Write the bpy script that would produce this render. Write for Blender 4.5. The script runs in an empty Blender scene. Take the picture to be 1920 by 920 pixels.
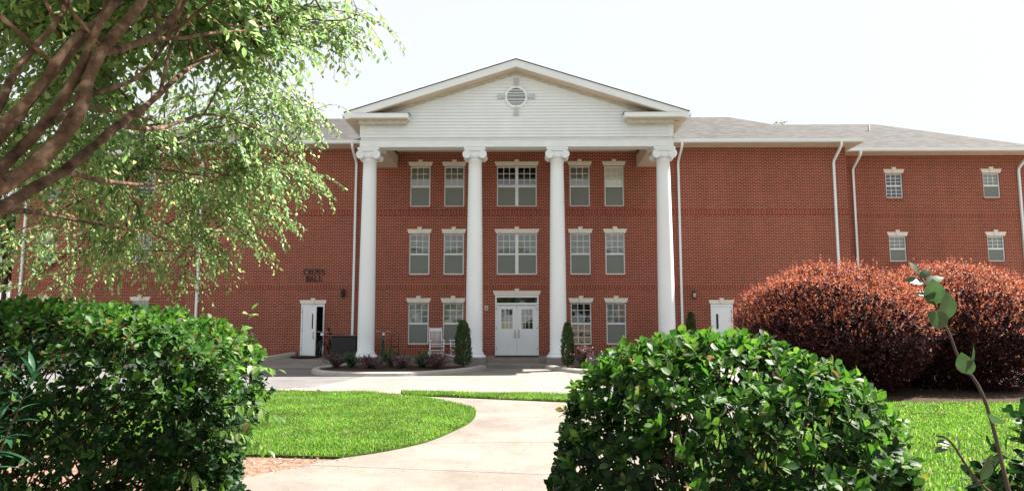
import bpy, bmesh, math, random
import numpy as np
from mathutils import Vector
R = math.radians
rng = np.random.default_rng(7)
random.seed(7)
S = bpy.context.scene
COL = S.collection

# ------------------------------------------------------------------ camera, sky, sun, exposure
cam = bpy.data.cameras.new('camera'); co = bpy.data.objects.new('camera', cam); COL.objects.link(co)
cam.sensor_width = 36.0; cam.lens = 24.0; cam.clip_start = 0.05; cam.clip_end = 2000
co.location = (0.2, 0, 1.85); co.rotation_euler = (R(90 + 6.11), 0, R(0.8))
S.camera = co
SUN_DIR = Vector((7.0, 3.0, 10.0)).normalized()            # towards the sun: right of and behind the hall
w = bpy.data.worlds.new('World'); S.world = w; w.use_nodes = True
nt = w.node_tree; bg = nt.nodes['Background']
sk = nt.nodes.new('ShaderNodeTexSky'); sk.sky_type = 'NISHITA'; sk.sun_disc = False
sk.sun_elevation = math.asin(SUN_DIR.z); sk.sun_rotation = math.atan2(SUN_DIR.x, SUN_DIR.y)
sk.air_density = 1.0; sk.dust_density = 3.0; sk.ozone_density = 1.0
hz = nt.nodes.new('ShaderNodeMix'); hz.data_type = 'RGBA'; hz.inputs[0].default_value = 0.97      # thin bright haze over the blue
hz.inputs[7].default_value = (1.95, 2.01, 2.07, 1)
nt.links.new(sk.outputs[0], hz.inputs[6]); nt.links.new(hz.outputs[2], bg.inputs[0]); bg.inputs[1].default_value = 0.13
sl = bpy.data.lights.new('sun', 'SUN'); so = bpy.data.objects.new('sun', sl); COL.objects.link(so)
sl.energy = 4.7; sl.angle = R(0.55); sl.color = (1.0, 0.955, 0.88)
so.rotation_euler = SUN_DIR.to_track_quat('Z', 'Y').to_euler(); so.location = (30, 20, 60)
V = S.view_settings
V.view_transform = 'Standard'; V.look = 'None'; V.exposure = 1.9; V.gamma = 1.0; V.use_curve_mapping = False
S.cycles.max_bounces = 6; S.cycles.transparent_max_bounces = 12
S.cycles.diffuse_bounces = 3; S.cycles.glossy_bounces = 3; S.cycles.transmission_bounces = 4
S.cycles.caustics_reflective = False; S.cycles.caustics_refractive = False

# ------------------------------------------------------------------ helpers: objects
def thing(name, label, cat, loc=(0, 0, 0), group=None):
    o = bpy.data.objects.new(name, None); COL.objects.link(o); o.location = loc
    o.empty_display_size = 0.2
    o['label'] = label; o['category'] = cat
    if group: o['group'] = group
    return o
def root_off(p):
    v = Vector((0, 0, 0))
    while p is not None:
        v += Vector(p.location); p = p.parent
    return v
def link_mesh(name, me, mat, parent=None, label=None):
    if mat: me.materials.append(mat)
    o = bpy.data.objects.new(name, me); COL.objects.link(o)
    if parent is not None: o.parent = parent
    if label: o['label'] = label
    return o
def np_mesh(name, V_, F_, smooth=False):
    me = bpy.data.meshes.new(name); V_ = np.asarray(V_, dtype=np.float32); F_ = np.asarray(F_, dtype=np.int32)
    k = F_.shape[1]; n = F_.shape[0]
    me.vertices.add(len(V_)); me.vertices.foreach_set('co', V_.ravel())
    me.loops.add(n * k); me.loops.foreach_set('vertex_index', F_.ravel())
    me.polygons.add(n); me.polygons.foreach_set('loop_start', np.arange(0, n * k, k, dtype=np.int32))
    if smooth: me.polygons.foreach_set('use_smooth', np.ones(n, dtype=bool))
    me.update(calc_edges=True); me.validate()
    return me
class MB:
    def __init__(s): s.v = []; s.f = []; s.sm = []
    def add(s, vs, fs, smooth=False):
        b = len(s.v); s.v += [tuple(v) for v in vs]; s.f += [[i + b for i in f] for f in fs]; s.sm += [smooth] * len(fs); return s
    def box(s, x0, x1, y0, y1, z0, z1):
        x0, x1 = min(x0, x1), max(x0, x1); y0, y1 = min(y0, y1), max(y0, y1); z0, z1 = min(z0, z1), max(z0, z1)
        return s.add([(x0,y0,z0),(x1,y0,z0),(x1,y1,z0),(x0,y1,z0),(x0,y0,z1),(x1,y0,z1),(x1,y1,z1),(x0,y1,z1)],
                     [(0,3,2,1),(4,5,6,7),(0,1,5,4),(1,2,6,5),(2,3,7,6),(3,0,4,7)])
    def prism_y(s, pts, y0, y1):          # outline in (x,z), extruded along y
        n = len(pts)
        vs = [(x, y0, z) for x, z in pts] + [(x, y1, z) for x, z in pts]
        return s.add(vs, [tuple(range(n)), tuple(range(2*n-1, n-1, -1))] + [(i, i+n, (i+1) % n + n, (i+1) % n) for i in range(n)])
    def prism_z(s, pts, z0, z1):
        n = len(pts)
        vs = [(x, y, z0) for x, y in pts] + [(x, y, z1) for x, y in pts]
        return s.add(vs, [tuple(range(n-1, -1, -1)), tuple(range(n, 2*n))] + [(i, (i+1) % n, (i+1) % n + n, i+n) for i in range(n)])
    def lathe(s, prof, c=(0, 0, 0), n=32, axis='z', smooth=True):   # prof: (r, h)
        vs = []; m = len(prof)
        for r, h in prof:
            for i in range(n):
                a = 2*math.pi*i/n; ca, sa = r*math.cos(a), r*math.sin(a)
                p = (ca, sa, h) if axis == 'z' else ((ca, h, sa) if axis == 'y' else (h, ca, sa))
                vs.append((c[0]+p[0], c[1]+p[1], c[2]+p[2]))
        fs = [(j*n+i, j*n+(i+1) % n, (j+1)*n+(i+1) % n, (j+1)*n+i) for j in range(m-1) for i in range(n)]
        s.add(vs, fs, smooth)
        s.add(vs[:n], [tuple(range(n-1, -1, -1))]); s.add(vs[-n:], [tuple(range(n))]); return s
    def tube(s, path, rad, n=8, smooth=True, sq=None):
        P = [Vector(p) for p in path]; m = len(P)
        rad = rad if hasattr(rad, '__len__') else [rad]*m
        up = None; vs = []
        for i in range(m):
            t = (P[min(i+1, m-1)] - P[max(i-1, 0)]).normalized()
            if up is None:
                up = Vector((0, 0, 1)) if abs(t.z) < 0.9 else Vector((1, 0, 0))
            a = up - t*up.dot(t)
            if a.length < 1e-4: a = t.orthogonal()
            a.normalize(); b = t.cross(a); up = a
            for k in range(n):
                ang = 2*math.pi*(k + (0.5 if sq else 0))/n
                rr = rad[i]*(1.414 if sq else 1)
                vs.append(P[i] + (a*math.cos(ang) + b*math.sin(ang))*rr)
        fs = [(j*n+i, j*n+(i+1) % n, (j+1)*n+(i+1) % n, (j+1)*n+i) for j in range(m-1) for i in range(n)]
        s.add(vs, fs, smooth and not sq)
        s.add(vs[:n], [tuple(range(n-1, -1, -1))]); s.add(vs[-n:], [tuple(range(n))]); return s
    def sphere(s, c, r, n=12, m=8, sc=(1, 1, 1)):
        vs = []; 
        for j in range(m+1):
            t = math.pi*j/m
            for i in range(n):
                a = 2*math.pi*i/n
                vs.append((c[0]+r*sc[0]*math.sin(t)*math.cos(a), c[1]+r*sc[1]*math.sin(t)*math.sin(a), c[2]+r*sc[2]*math.cos(t)))
        return s.add(vs, [(j*n+i, (j+1)*n+i, (j+1)*n+(i+1) % n, j*n+(i+1) % n) for j in range(m) for i in range(n)], True)
    def build(s, name, mat, parent=None, label=None, bevel=0, fixn=True, local=False):
        off = Vector((0, 0, 0)) if local else root_off(parent)
        me = bpy.data.meshes.new(name)
        me.from_pydata([(v[0]-off.x, v[1]-off.y, v[2]-off.z) for v in s.v], [], s.f)
        me.polygons.foreach_set('use_smooth', s.sm); me.update()
        if fixn or bevel:
            bm = bmesh.new(); bm.from_mesh(me)
            bmesh.ops.remove_doubles(bm, verts=bm.verts, dist=1e-5)
            if fixn: bmesh.ops.recalc_face_normals(bm, faces=bm.faces)
            if bevel:
                ed = [e for e in bm.edges if len(e.link_faces) == 2 and e.calc_face_angle(0) > 0.6]
                bmesh.ops.bevel(bm, geom=ed, offset=bevel, segments=2, affect='EDGES', profile=0.5)
            bm.to_mesh(me); bm.free()
        return link_mesh(name, me, mat, parent, label)
def struct(o, label=None):
    o['kind'] = 'structure'
    return o
def tagt(o, label, cat, group=None, kind=None):
    o['label'] = label; o['category'] = cat
    if group: o['group'] = group
    if kind: o['kind'] = kind
    return o
def cr(pts, n=6):           # catmull-rom through points (any dimension)
    P = np.array(pts, float); P = np.vstack([2*P[0]-P[1], P, 2*P[-1]-P[-2]]); out = []
    for i in range(1, len(P)-2):
        for t in np.linspace(0, 1, n, endpoint=False):
            p0, p1, p2, p3 = P[i-1:i+3]
            out.append(0.5*((2*p1)+(-p0+p2)*t+(2*p0-5*p1+4*p2-p3)*t*t+(-p0+3*p1-3*p2+p3)*t**3))
    out.append(P[-2]); return np.array(out)

# ------------------------------------------------------------------ helpers: materials
def newmat(name):
    m = bpy.data.materials.new(name); m.use_nodes = True
    n = m.node_tree.nodes; return m, n, m.node_tree.links, n['Principled BSDF']
def noise(n, l, scale, detail=4, vec=None, rough=0.6):
    t = n.new('ShaderNodeTexNoise'); t.inputs['Scale'].default_value = scale; t.inputs['Detail'].default_value = detail
    t.inputs['Roughness'].default_value = rough
    if vec is not None: l.new(vec, t.inputs['Vector'])
    return t
def ramp(n, l, fac, stops):
    r = n.new('ShaderNodeValToRGB'); e = r.color_ramp.elements
    while len(e) < len(stops): e.new(0.5)
    for k, (p, c) in enumerate(stops):
        e[k].position = p; e[k].color = (c[0], c[1], c[2], 1)
    l.new(fac, r.inputs[0]); return r
def geo_pos(n): return n.new('ShaderNodeNewGeometry').outputs['Position']
def bump(n, l, h, b, strength=0.3, dist=0.01):
    k = n.new('ShaderNodeBump'); k.inputs['Strength'].default_value = strength; k.inputs['Distance'].default_value = dist
    l.new(h, k.inputs['Height']); l.new(k.outputs[0], b.inputs['Normal'])
def mottled(name, stops, scale=6, rough=0.6, bumpd=0.0, bscale=60, spec=0.4, metal=0.0, stretch=None):
    m, n, l, b = newmat(name)
    g = geo_pos(n)
    if stretch:
        mp = n.new('ShaderNodeMapping'); mp.inputs['Scale'].default_value = stretch; l.new(g, mp.inputs[0]); g = mp.outputs[0]
    t = noise(n, l, scale, 6, g); r = ramp(n, l, t.outputs['Fac'], stops); l.new(r.outputs[0], b.inputs['Base Color'])
    b.inputs['Roughness'].default_value = rough; b.inputs['Specular IOR Level'].default_value = spec; b.inputs['Metallic'].default_value = metal
    if bumpd:
        t2 = noise(n, l, bscale, 4, geo_pos(n)); bump(n, l, t2.outputs['Fac'], b, 0.6, bumpd)
    return m
def brick(name, soldier=False):
    m, n, l, b = newmat(name)
    g = n.new('ShaderNodeNewGeometry')
    sp = n.new('ShaderNodeSeparateXYZ'); l.new(g.outputs['Position'], sp.inputs[0])
    sn = n.new('ShaderNodeSeparateXYZ'); l.new(g.outputs['True Normal'], sn.inputs[0])
    ab = n.new('ShaderNodeMath'); ab.operation = 'ABSOLUTE'; l.new(sn.outputs[0], ab.inputs[0])
    gt = n.new('ShaderNodeMath'); gt.operation = 'GREATER_THAN'; gt.inputs[1].default_value = 0.5; l.new(ab.outputs[0], gt.inputs[0])
    mx = n.new('ShaderNodeMix'); l.new(gt.outputs[0], mx.inputs[0]); l.new(sp.outputs[0], mx.inputs[2]); l.new(sp.outputs[1], mx.inputs[3])
    cv = n.new('ShaderNodeCombineXYZ'); l.new(mx.outputs[0], cv.inputs[0]); l.new(sp.outputs[2], cv.inputs[1])
    bt = n.new('ShaderNodeTexBrick'); l.new(cv.outputs[0], bt.inputs['Vector'])
    bt.inputs['Scale'].default_value = 1.0
    bt.inputs['Brick Width'].default_value = 0.0677 if soldier else 0.203
    bt.inputs['Row Height'].default_value = 5.0 if soldier else 0.0677
    bt.offset = 0.0 if soldier else 0.5
    bt.inputs['Mortar Size'].default_value = 0.0062; bt.inputs['Mortar Smooth'].default_value = 0.1; bt.inputs['Bias'].default_value = -0.1
    bt.inputs['Color1'].default_value = BR1; bt.inputs['Color2'].default_value = BR2; bt.inputs['Mortar'].default_value = BRM
    big = noise(n, l, 0.35, 3, g.outputs['Position'])
    hs = n.new('ShaderNodeHueSaturation'); l.new(bt.outputs['Color'], hs.inputs['Color'])
    mr = n.new('ShaderNodeMapRange'); mr.inputs[3].default_value = 0.84; mr.inputs[4].default_value = 1.16; l.new(big.outputs['Fac'], mr.inputs[0]); l.new(mr.outputs[0], hs.inputs['Value'])
    mp = n.new('ShaderNodeMapping'); mp.inputs['Scale'].default_value = (1.3, 1.3, .10); l.new(g.outputs['Position'], mp.inputs[0])
    st = noise(n, l, 1.0, 5, mp.outputs[0]); h3 = n.new('ShaderNodeHueSaturation'); l.new(hs.outputs[0], h3.inputs['Color'])
    m3 = n.new('ShaderNodeMapRange'); m3.inputs[1].default_value = .3; m3.inputs[2].default_value = .7; m3.inputs[3].default_value = .91; m3.inputs[4].default_value = 1.08; l.new(st.outputs['Fac'], m3.inputs[0]); l.new(m3.outputs[0], h3.inputs['Value'])
    l.new(h3.outputs[0], b.inputs['Base Color']); b.inputs['Roughness'].default_value = 0.85; b.inputs['Specular IOR Level'].default_value = 0.2
    iv = n.new('ShaderNodeMath'); iv.operation = 'SUBTRACT'; iv.inputs[0].default_value = 1; l.new(bt.outputs['Fac'], iv.inputs[1])
    bump(n, l, iv.outputs[0], b, 0.5, 0.006)
    return m
BR1 = (0.235, 0.029, 0.016, 1); BR2 = (0.135, 0.016, 0.010, 1); BRM = (0.55, 0.38, 0.275, 1)
M_brick = brick('red_brick'); M_sold = brick('soldier_brick', True)
M_white = mottled('white_paint', [(0.25, (0.73, 0.76, 0.79)), (0.5, (0.76, 0.80, 0.83)), (0.7, (0.80, 0.84, 0.87))], 1.2, 0.5, 0.0, stretch=(1, 1, .35))
M_trim = mottled('white_trim', [(0.3, (0.69, 0.73, 0.76)), (0.7, (0.77, 0.81, 0.84))], 2.0, 0.5, stretch=(1, 1, 3))
M_soffit = mottled('soffit_vinyl', [(0.3, (0.56, 0.46, 0.37)), (0.7, (0.64, 0.54, 0.44))], 2.0, 0.6)
M_dirty = mottled('weathered_trim', [(0.3, (0.36, 0.34, 0.30)), (0.55, (0.55, 0.52, 0.47)), (0.75, (0.66, 0.63, 0.58))], 5.0, 0.7, stretch=(1, 1, 4))
M_zinc = mottled('grey_keystone', [(0.3, (0.40, 0.42, 0.44)), (0.7, (0.54, 0.56, 0.57))], 5.0, 0.7)
M_stone = mottled('cast_stone', [(0.3, (0.66, 0.61, 0.53)), (0.7, (0.74, 0.70, 0.63))], 9, 0.7, 0.002, 90)
M_conc = None
def concrete(name, c0, c1, joints=None, stain=0.5):
    m, n, l, b = newmat(name); g = geo_pos(n)
    t1 = noise(n, l, 0.7, 8, g, 0.7); t2 = noise(n, l, 40, 5, g, 0.7)
    ad = n.new('ShaderNodeMath'); ad.operation = 'MULTIPLY_ADD'; ad.inputs[1].default_value = 0.35; l.new(t2.outputs['Fac'], ad.inputs[0]); l.new(t1.outputs['Fac'], ad.inputs[2])
    r = ramp(n, l, ad.outputs[0], [(0.38, tuple(q*.78 for q in c0)), (0.55, c0), (0.85, c1)])
    out = r.outputs[0]
    l.new(out, b.inputs['Base Color']); b.inputs['Roughness'].default_value = 0.85; b.inputs['Specular IOR Level'].default_value = 0.25
    bump(n, l, t2.outputs['Fac'], b, 0.4, 0.004)
    return m
M_conc = concrete('concrete', (0.185, 0.168, 0.150), (0.262, 0.238, 0.215))
M_path = concrete('path_concrete', (0.165, 0.14, 0.119), (0.25, 0.218, 0.19))
M_asph = concrete('old_asphalt', (0.125, 0.118, 0.118), (0.185, 0.175, 0.175))
M_kerb = concrete('kerb_concrete', (0.32, 0.30, 0.27), (0.45, 0.42, 0.39))
M_soil = mottled('red_soil', [(0.3, (0.12, 0.066, 0.044)), (0.5, (0.21, 0.135, 0.098)), (0.75, (0.32, 0.235, 0.18))], 9, 0.95, 0.02, 45, 0.1)
M_mulch = mottled('brown_mulch', [(0.3, (0.022, 0.015, 0.011)), (0.55, (0.065, 0.044, 0.032)), (0.78, (0.14, 0.10, 0.077))], 26, 0.95, 0.03, 60, 0.1)
M_dry = mottled('dry_grass_ground', [(0.3, (0.17, 0.145, 0.105)), (0.7, (0.27, 0.235, 0.185))], 3, 0.95, 0.02, 40, 0.1)
M_turf = mottled('turf', [(0.3, (0.030, 0.060, 0.012)), (0.7, (0.06, 0.11, 0.022))], 14, 0.95, 0.02, 60, 0.1)
def shingle():
    m, n, l, b = newmat('roof_shingle'); g = geo_pos(n)
    mp = n.new('ShaderNodeMapping'); mp.inputs['Scale'].default_value = (1, 1, 1); l.new(g, mp.inputs[0])
    bt = n.new('ShaderNodeTexBrick'); sp = n.new('ShaderNodeSeparateXYZ'); l.new(g, sp.inputs[0])
    cv = n.new('ShaderNodeCombineXYZ'); l.new(sp.outputs[0], cv.inputs[0])
    l.new(sp.outputs[2], cv.inputs[1]); l.new(cv.outputs[0], bt.inputs['Vector'])
    bt.inputs['Scale'].default_value = 1; bt.inputs['Brick Width'].default_value = 0.32; bt.inputs['Row Height'].default_value = 0.066
    bt.inputs['Mortar Size'].default_value = 0.006; bt.inputs['Color1'].default_value = (0.056, 0.053, 0.052, 1); bt.inputs['Color2'].default_value = (0.105, 0.099, 0.096, 1); bt.inputs['Mortar'].default_value = (0.04, 0.039, 0.039, 1)
    t = noise(n, l, 30, 4, g); mx = n.new('ShaderNodeMix'); mx.data_type = 'RGBA'; mx.blend_type = 'OVERLAY'; mx.inputs[0].default_value = 0.6
    l.new(bt.outputs['Color'], mx.inputs[6]); l.new(t.outputs['Fac'], mx.inputs[7]); l.new(mx.outputs[2], b.inputs['Base Color'])
    b.inputs['Roughness'].default_value = 0.9; b.inputs['Specular IOR Level'].default_value = 0.2
    bump(n, l, bt.outputs['Fac'], b, 0.3, -0.01)
    return m
M_roof = shingle()
def glass():
    m, n, l, b = newmat('window_glass')
    tr = n.new('ShaderNodeBsdfTransparent'); tr.inputs[0].default_value = (0.93, 0.96, 0.94, 1)
    gl = n.new('ShaderNodeBsdfGlossy'); gl.inputs['Roughness'].default_value = 0.02
    t = noise(n, l, 1.5, 2, geo_pos(n)); bp = n.new('ShaderNodeBump'); bp.inputs['Strength'].default_value = 0.08; bp.inputs['Distance'].default_value = 0.03
    l.new(t.outputs['Fac'], bp.inputs['Height']); l.new(bp.outputs[0], gl.inputs['Normal'])
    fr = n.new('ShaderNodeFresnel'); fr.inputs[0].default_value = 2.15
    mx = n.new('ShaderNodeMixShader'); l.new(fr.outputs[0], mx.inputs[0]); l.new(tr.outputs[0], mx.inputs[1]); l.new(gl.outputs[0], mx.inputs[2])
    l.new(mx.outputs[0], n['Material Output'].inputs[0]); n.remove(b)
    return m
M_glass = glass()
def screen_mat():
    m, n, l, b = newmat('insect_screen')
    b.inputs['Base Color'].default_value = (0.24, 0.27, 0.245, 1); b.inputs['Roughness'].default_value = 0.7
    tr = n.new('ShaderNodeBsdfTransparent'); mx = n.new('ShaderNodeMixShader'); mx.inputs[0].default_value = 0.62
    l.new(tr.outputs[0], mx.inputs[1]); l.new(b.outputs[0], mx.inputs[2]); l.new(mx.outputs[0], n['Material Output'].inputs[0])
    return m
M_screen = screen_mat()
M_blind = mottled('roller_blind', [(0.3, (0.72, 0.66, 0.54)), (0.7, (0.80, 0.74, 0.62))], 3, 0.8)
M_blindw = mottled('white_blind', [(0.3, (0.72, 0.75, 0.75)), (0.7, (0.82, 0.83, 0.83))], 3, 0.8)
M_blind_refl = mottled('reflection_blind', [(0.3, (0.40, 0.46, 0.37)), (0.7, (0.54, 0.58, 0.48))], 2, 0.8)  # green tone puts reflected trees into the blind colour
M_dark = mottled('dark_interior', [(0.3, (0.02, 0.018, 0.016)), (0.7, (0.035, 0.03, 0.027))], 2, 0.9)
M_black = mottled('black_metal', [(0.3, (0.012, 0.012, 0.013)), (0.7, (0.022, 0.022, 0.023))], 6, 0.45)
M_steel = mottled('brushed_steel', [(0.3, (0.35, 0.35, 0.35)), (0.7, (0.5, 0.5, 0.5))], 20, 0.3, metal=0.9)
M_char = mottled('charcoal_plastic', [(0.3, (0.018, 0.019, 0.021)), (0.7, (0.03, 0.031, 0.034))], 5, 0.6)
M_mat = mottled('rubber_mat', [(0.3, (0.012, 0.012, 0.012)), (0.7, (0.04, 0.038, 0.036))], 40, 0.95, 0.01, 90)
M_cream = mottled('cream_plastic', [(0.3, (0.55, 0.5, 0.4)), (0.7, (0.62, 0.57, 0.46))], 5, 0.5)
M_rock = mottled('pinkish_rock', [(0.3, (0.30, 0.21, 0.16)), (0.7, (0.50, 0.38, 0.30))], 12, 0.9, 0.01, 40)
M_lamp = mottled('lamp_glass', [(0.3, (0.55, 0.5, 0.4)), (0.7, (0.7, 0.66, 0.55))], 5, 0.2)
M_brass = mottled('aged_brass', [(0.3, (0.22, 0.13, 0.05)), (0.7, (0.35, 0.22, 0.09))], 12, 0.35, metal=0.8)
M_tube = mottled('teal_frame_paint', [(0.3, (0.04, 0.10, 0.10)), (0.7, (0.06, 0.13, 0.13))], 5, 0.4)
M_bark = mottled('smooth_bark', [(0.34, (0.030, 0.017, 0.011)), (0.47, (0.095, 0.055, 0.035)), (0.56, (0.14, 0.083, 0.056)), (0.68, (0.32, 0.215, 0.15))], 13, 0.85, 0.012, 55, 0.2)
M_twig = mottled('dark_twig', [(0.3, (0.035, 0.022, 0.016)), (0.7, (0.09, 0.06, 0.04))], 20, 0.85)
def leafmat(name, stops, rough=0.4, trans=0.35, tcol=None, spec=0.5, nscale=60, nr=(0.75, 1.25)):
    m, n, l, b = newmat(name)
    g = n.new('ShaderNodeNewGeometry')
    r = ramp(n, l, g.outputs['Random Per Island'], stops)
    t = noise(n, l, nscale, 3, g.outputs['Position'])
    hs = n.new('ShaderNodeHueSaturation'); l.new(r.outputs[0], hs.inputs['Color'])
    mr = n.new('ShaderNodeMapRange'); mr.inputs[1].default_value = .3; mr.inputs[2].default_value = .7; mr.inputs[3].default_value = nr[0]; mr.inputs[4].default_value = nr[1]; l.new(t.outputs['Fac'], mr.inputs[0]); l.new(mr.outputs[0], hs.inputs['Value'])
    l.new(hs.outputs[0], b.inputs['Base Color']); b.inputs['Roughness'].default_value = rough; b.inputs['Specular IOR Level'].default_value = spec
    tl = n.new('ShaderNodeBsdfTranslucent'); h2 = n.new('ShaderNodeHueSaturation'); l.new(hs.outputs[0], h2.inputs['Color'])
    h2.inputs['Hue'].default_value = tcol[0] if tcol else 0.495; h2.inputs['Saturation'].default_value = tcol[1] if tcol else 1.1; h2.inputs['Value'].default_value = tcol[2] if tcol else 2.2
    l.new(h2.outputs[0], tl.inputs[0])
    mx = n.new('ShaderNodeMixShader'); mx.inputs[0].default_value = trans
    l.new(b.outputs[0], mx.inputs[1]); l.new(tl.outputs[0], mx.inputs[2]); l.new(mx.outputs[0], n['Material Output'].inputs[0])
    return m
M_hedge = leafmat('hedge_leaf', [(0.0, (0.006, 0.020, 0.006)), (0.55, (0.012, 0.040, 0.010)), (0.88, (0.026, 0.070, 0.014)), (1.0, (0.075, 0.11, 0.03))], 0.5, 0.22, None, 0.2)
M_hedge_lit_new = leafmat('hedge_lit_new_leaf', [(0.0, (0.022, 0.068, 0.013)), (0.6, (0.042, 0.115, 0.018)), (0.96, (0.10, 0.18, 0.035)), (0.985, (0.15, 0.13, 0.04)), (1.0, (0.10, 0.055, 0.03))], 0.5, 0.36, None, 0.25)  # new leaves, with sunlight on the hedge top put into the colour
M_tree = leafmat('tree_leaf', [(0.0, (0.036, 0.088, 0.022)), (0.6, (0.088, 0.170, 0.042)), (0.95, (0.17, 0.25, 0.085)), (1.0, (0.28, 0.24, 0.07))], 0.36, 0.52, (0.486, 0.88, 2.9), 0.55)
M_red = leafmat('red_shrub_leaf', [(0.0, (0.015, 0.006, 0.009)), (0.5, (0.030, 0.009, 0.012)), (0.88, (0.062, 0.016, 0.016)), (1.0, (0.16, 0.045, 0.028))], 0.6, 0.18, (0.505, 1.1, 1.9), 0.18)
M_red_lit_new = leafmat('red_lit_new_leaf', [(0.0, (0.09, 0.016, 0.014)), (0.4, (0.25, 0.052, 0.030)), (0.8, (0.43, 0.130, 0.066)), (1.0, (0.56, 0.28, 0.16))], 0.45, 0.42, (0.505, 1.0, 1.6), 0.18)  # new leaves, their colour also standing in for sun on the crown
M_purple = leafmat('purple_shrub_leaf', [(0.0, (0.045, 0.026, 0.032)), (0.6, (0.10, 0.055, 0.060)), (1.0, (0.20, 0.12, 0.12))], 0.5, 0.2, (0.5, 1.0, 1.8))
M_green = leafmat('green_shrub_leaf', [(0.0, (0.016, 0.055, 0.020)), (0.6, (0.030, 0.095, 0.030)), (1.0, (0.06, 0.15, 0.045))], 0.35, 0.25)
M_conif = leafmat('conifer_leaf', [(0.0, (0.020, 0.045, 0.014)), (0.6, (0.045, 0.085, 0.022)), (1.0, (0.09, 0.13, 0.04))], 0.6, 0.2)
M_far = leafmat('far_tree_leaf', [(0.0, (0.025, 0.055, 0.02)), (0.6, (0.055, 0.10, 0.035)), (1.0, (0.12, 0.17, 0.07))], 0.6, 0.3)
M_grass = leafmat('grass_blade', [(0.0, (0.058, 0.140, 0.016)), (0.6, (0.105, 0.220, 0.027)), (0.92, (0.17, 0.28, 0.048)), (0.94, (0.28, 0.25, 0.10)), (1.0, (0.36, 0.30, 0.15))], 0.55, 0.40, (0.497, 1.05, 2.1), 0.25, 1.1, (0.72, 1.3))
M_lance = leafmat('lance_leaf', [(0.0, (0.014, 0.055, 0.028)), (1.0, (0.03, 0.10, 0.045))], 0.4, 0.2)
M_vine = leafmat('vine_leaf', [(0.0, (0.06, 0.14, 0.03)), (0.6, (0.12, 0.22, 0.05)), (1.0, (0.26, 0.32, 0.14))], 0.4, 0.45)
M_sap = leafmat('sapling_leaf', [(0.0, (0.022, 0.055, 0.018)), (0.7, (0.045, 0.090, 0.034)), (1.0, (0.08, 0.075, 0.045))], 0.5, 0.2)
M_litter = leafmat('leaf_litter', [(0.0, (0.09, 0.052, 0.034)), (0.6, (0.19, 0.125, 0.088)), (1.0, (0.34, 0.25, 0.19))], 0.8, 0.1)

# ------------------------------------------------------------------ helpers: leaves
def leaf_tpl(L=1.0, W=0.5, seg=4, peak=0.55, fold=0.25, droop=0.15):
    """leaf along +x, face up +z: seg sections, centre line + two edges"""
    vs = []
    for i in range(seg+1):
        t = i/seg
        wv = 0.5*W*(math.sin(math.pi*min(1, t**(math.log(0.5)/math.log(peak)))))**0.75 if 0 < t < 1 else 0.012
        z = -droop*t*t*L
        vs += [(t*L, -wv, z+fold*wv), (t*L, 0, z), (t*L, wv, z+fold*wv)]
    fs = []
    for i in range(seg):
        a = i*3
        fs += [(a, a+3, a+4, a+1), (a+1, a+4, a+5, a+2)]
    return np.array(vs), np.array(fs)
def frames(D, U):
    D = D/np.linalg.norm(D, axis=1, keepdims=True)
    Y = np.cross(U, D); ln = np.linalg.norm(Y, axis=1, keepdims=True); Y = np.where(ln < 1e-5, np.array([[0, 1, 0]]), Y/np.maximum(ln, 1e-6))
    Z = np.cross(D, Y); return D, Y, Z
def scatter(name, tpl, P, D, U, Sc, mat, parent, smooth=True, label=None):
    """one mesh holding one leaf per row of P"""
    tv, tf = tpl; P = np.asarray(P, float); D = np.asarray(D, float); U = np.asarray(U, float)
    Sc = np.asarray(Sc, float); X, Y, Z = frames(D, U); n = len(P); k = len(tv)
    off = np.array(root_off(parent))
    Vv = (P-off)[:, None, :] + Sc[:, None, None]*(X[:, None, :]*tv[None, :, 0:1] + Y[:, None, :]*tv[None, :, 1:2] + Z[:, None, :]*tv[None, :, 2:3])
    Fv = tf[None]+(np.arange(n)*k)[:, None, None]
    return link_mesh(name, np_mesh(name, Vv.reshape(-1, 3), Fv.reshape(-1, tf.shape[1]), smooth), mat, parent, label)
def unit(A): return A/np.maximum(np.linalg.norm(A, axis=-1, keepdims=True), 1e-9)
def rnd_dirs(n): return unit(rng.normal(size=(n, 3)))
def rosettes(T, Dr, per, L, spread=(0.5, 1.25), back=0.03):
    """leaves set round each twig tip T pointing along Dr"""
    n = len(T); P = []; D = []; U = []; Sc = []
    A = np.where(np.abs(Dr[:, 2:3]) < 0.9, np.array([[0, 0, 1.0]]), np.array([[1.0, 0, 0]]))
    e1 = unit(np.cross(Dr, A)); e2 = np.cross(Dr, e1); ph = rng.uniform(0, 6.28, n)
    for k in range(per):
        a = ph+k*2.4+rng.normal(0, 0.2, n); el = spread[0]+(spread[1]-spread[0])*(k+0.5)/per+rng.normal(0, 0.13, n)
        rad = e1*np.cos(a)[:, None]+e2*np.sin(a)[:, None]
        d = Dr*np.cos(el)[:, None]+rad*np.sin(el)[:, None]
        P.append(T-Dr*(back*(k+0.5)/per*2.0)); D.append(d); U.append(Dr*np.sin(el)[:, None]-rad*np.cos(el)[:, None]+0.25*rng.normal(size=(n, 3)))
        Sc.append(L*rng.uniform(0.62, 1.12, n)*(0.7+0.3*k/per))
    return np.vstack(P), np.vstack(D), np.vstack(U), np.concatenate(Sc)
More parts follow.
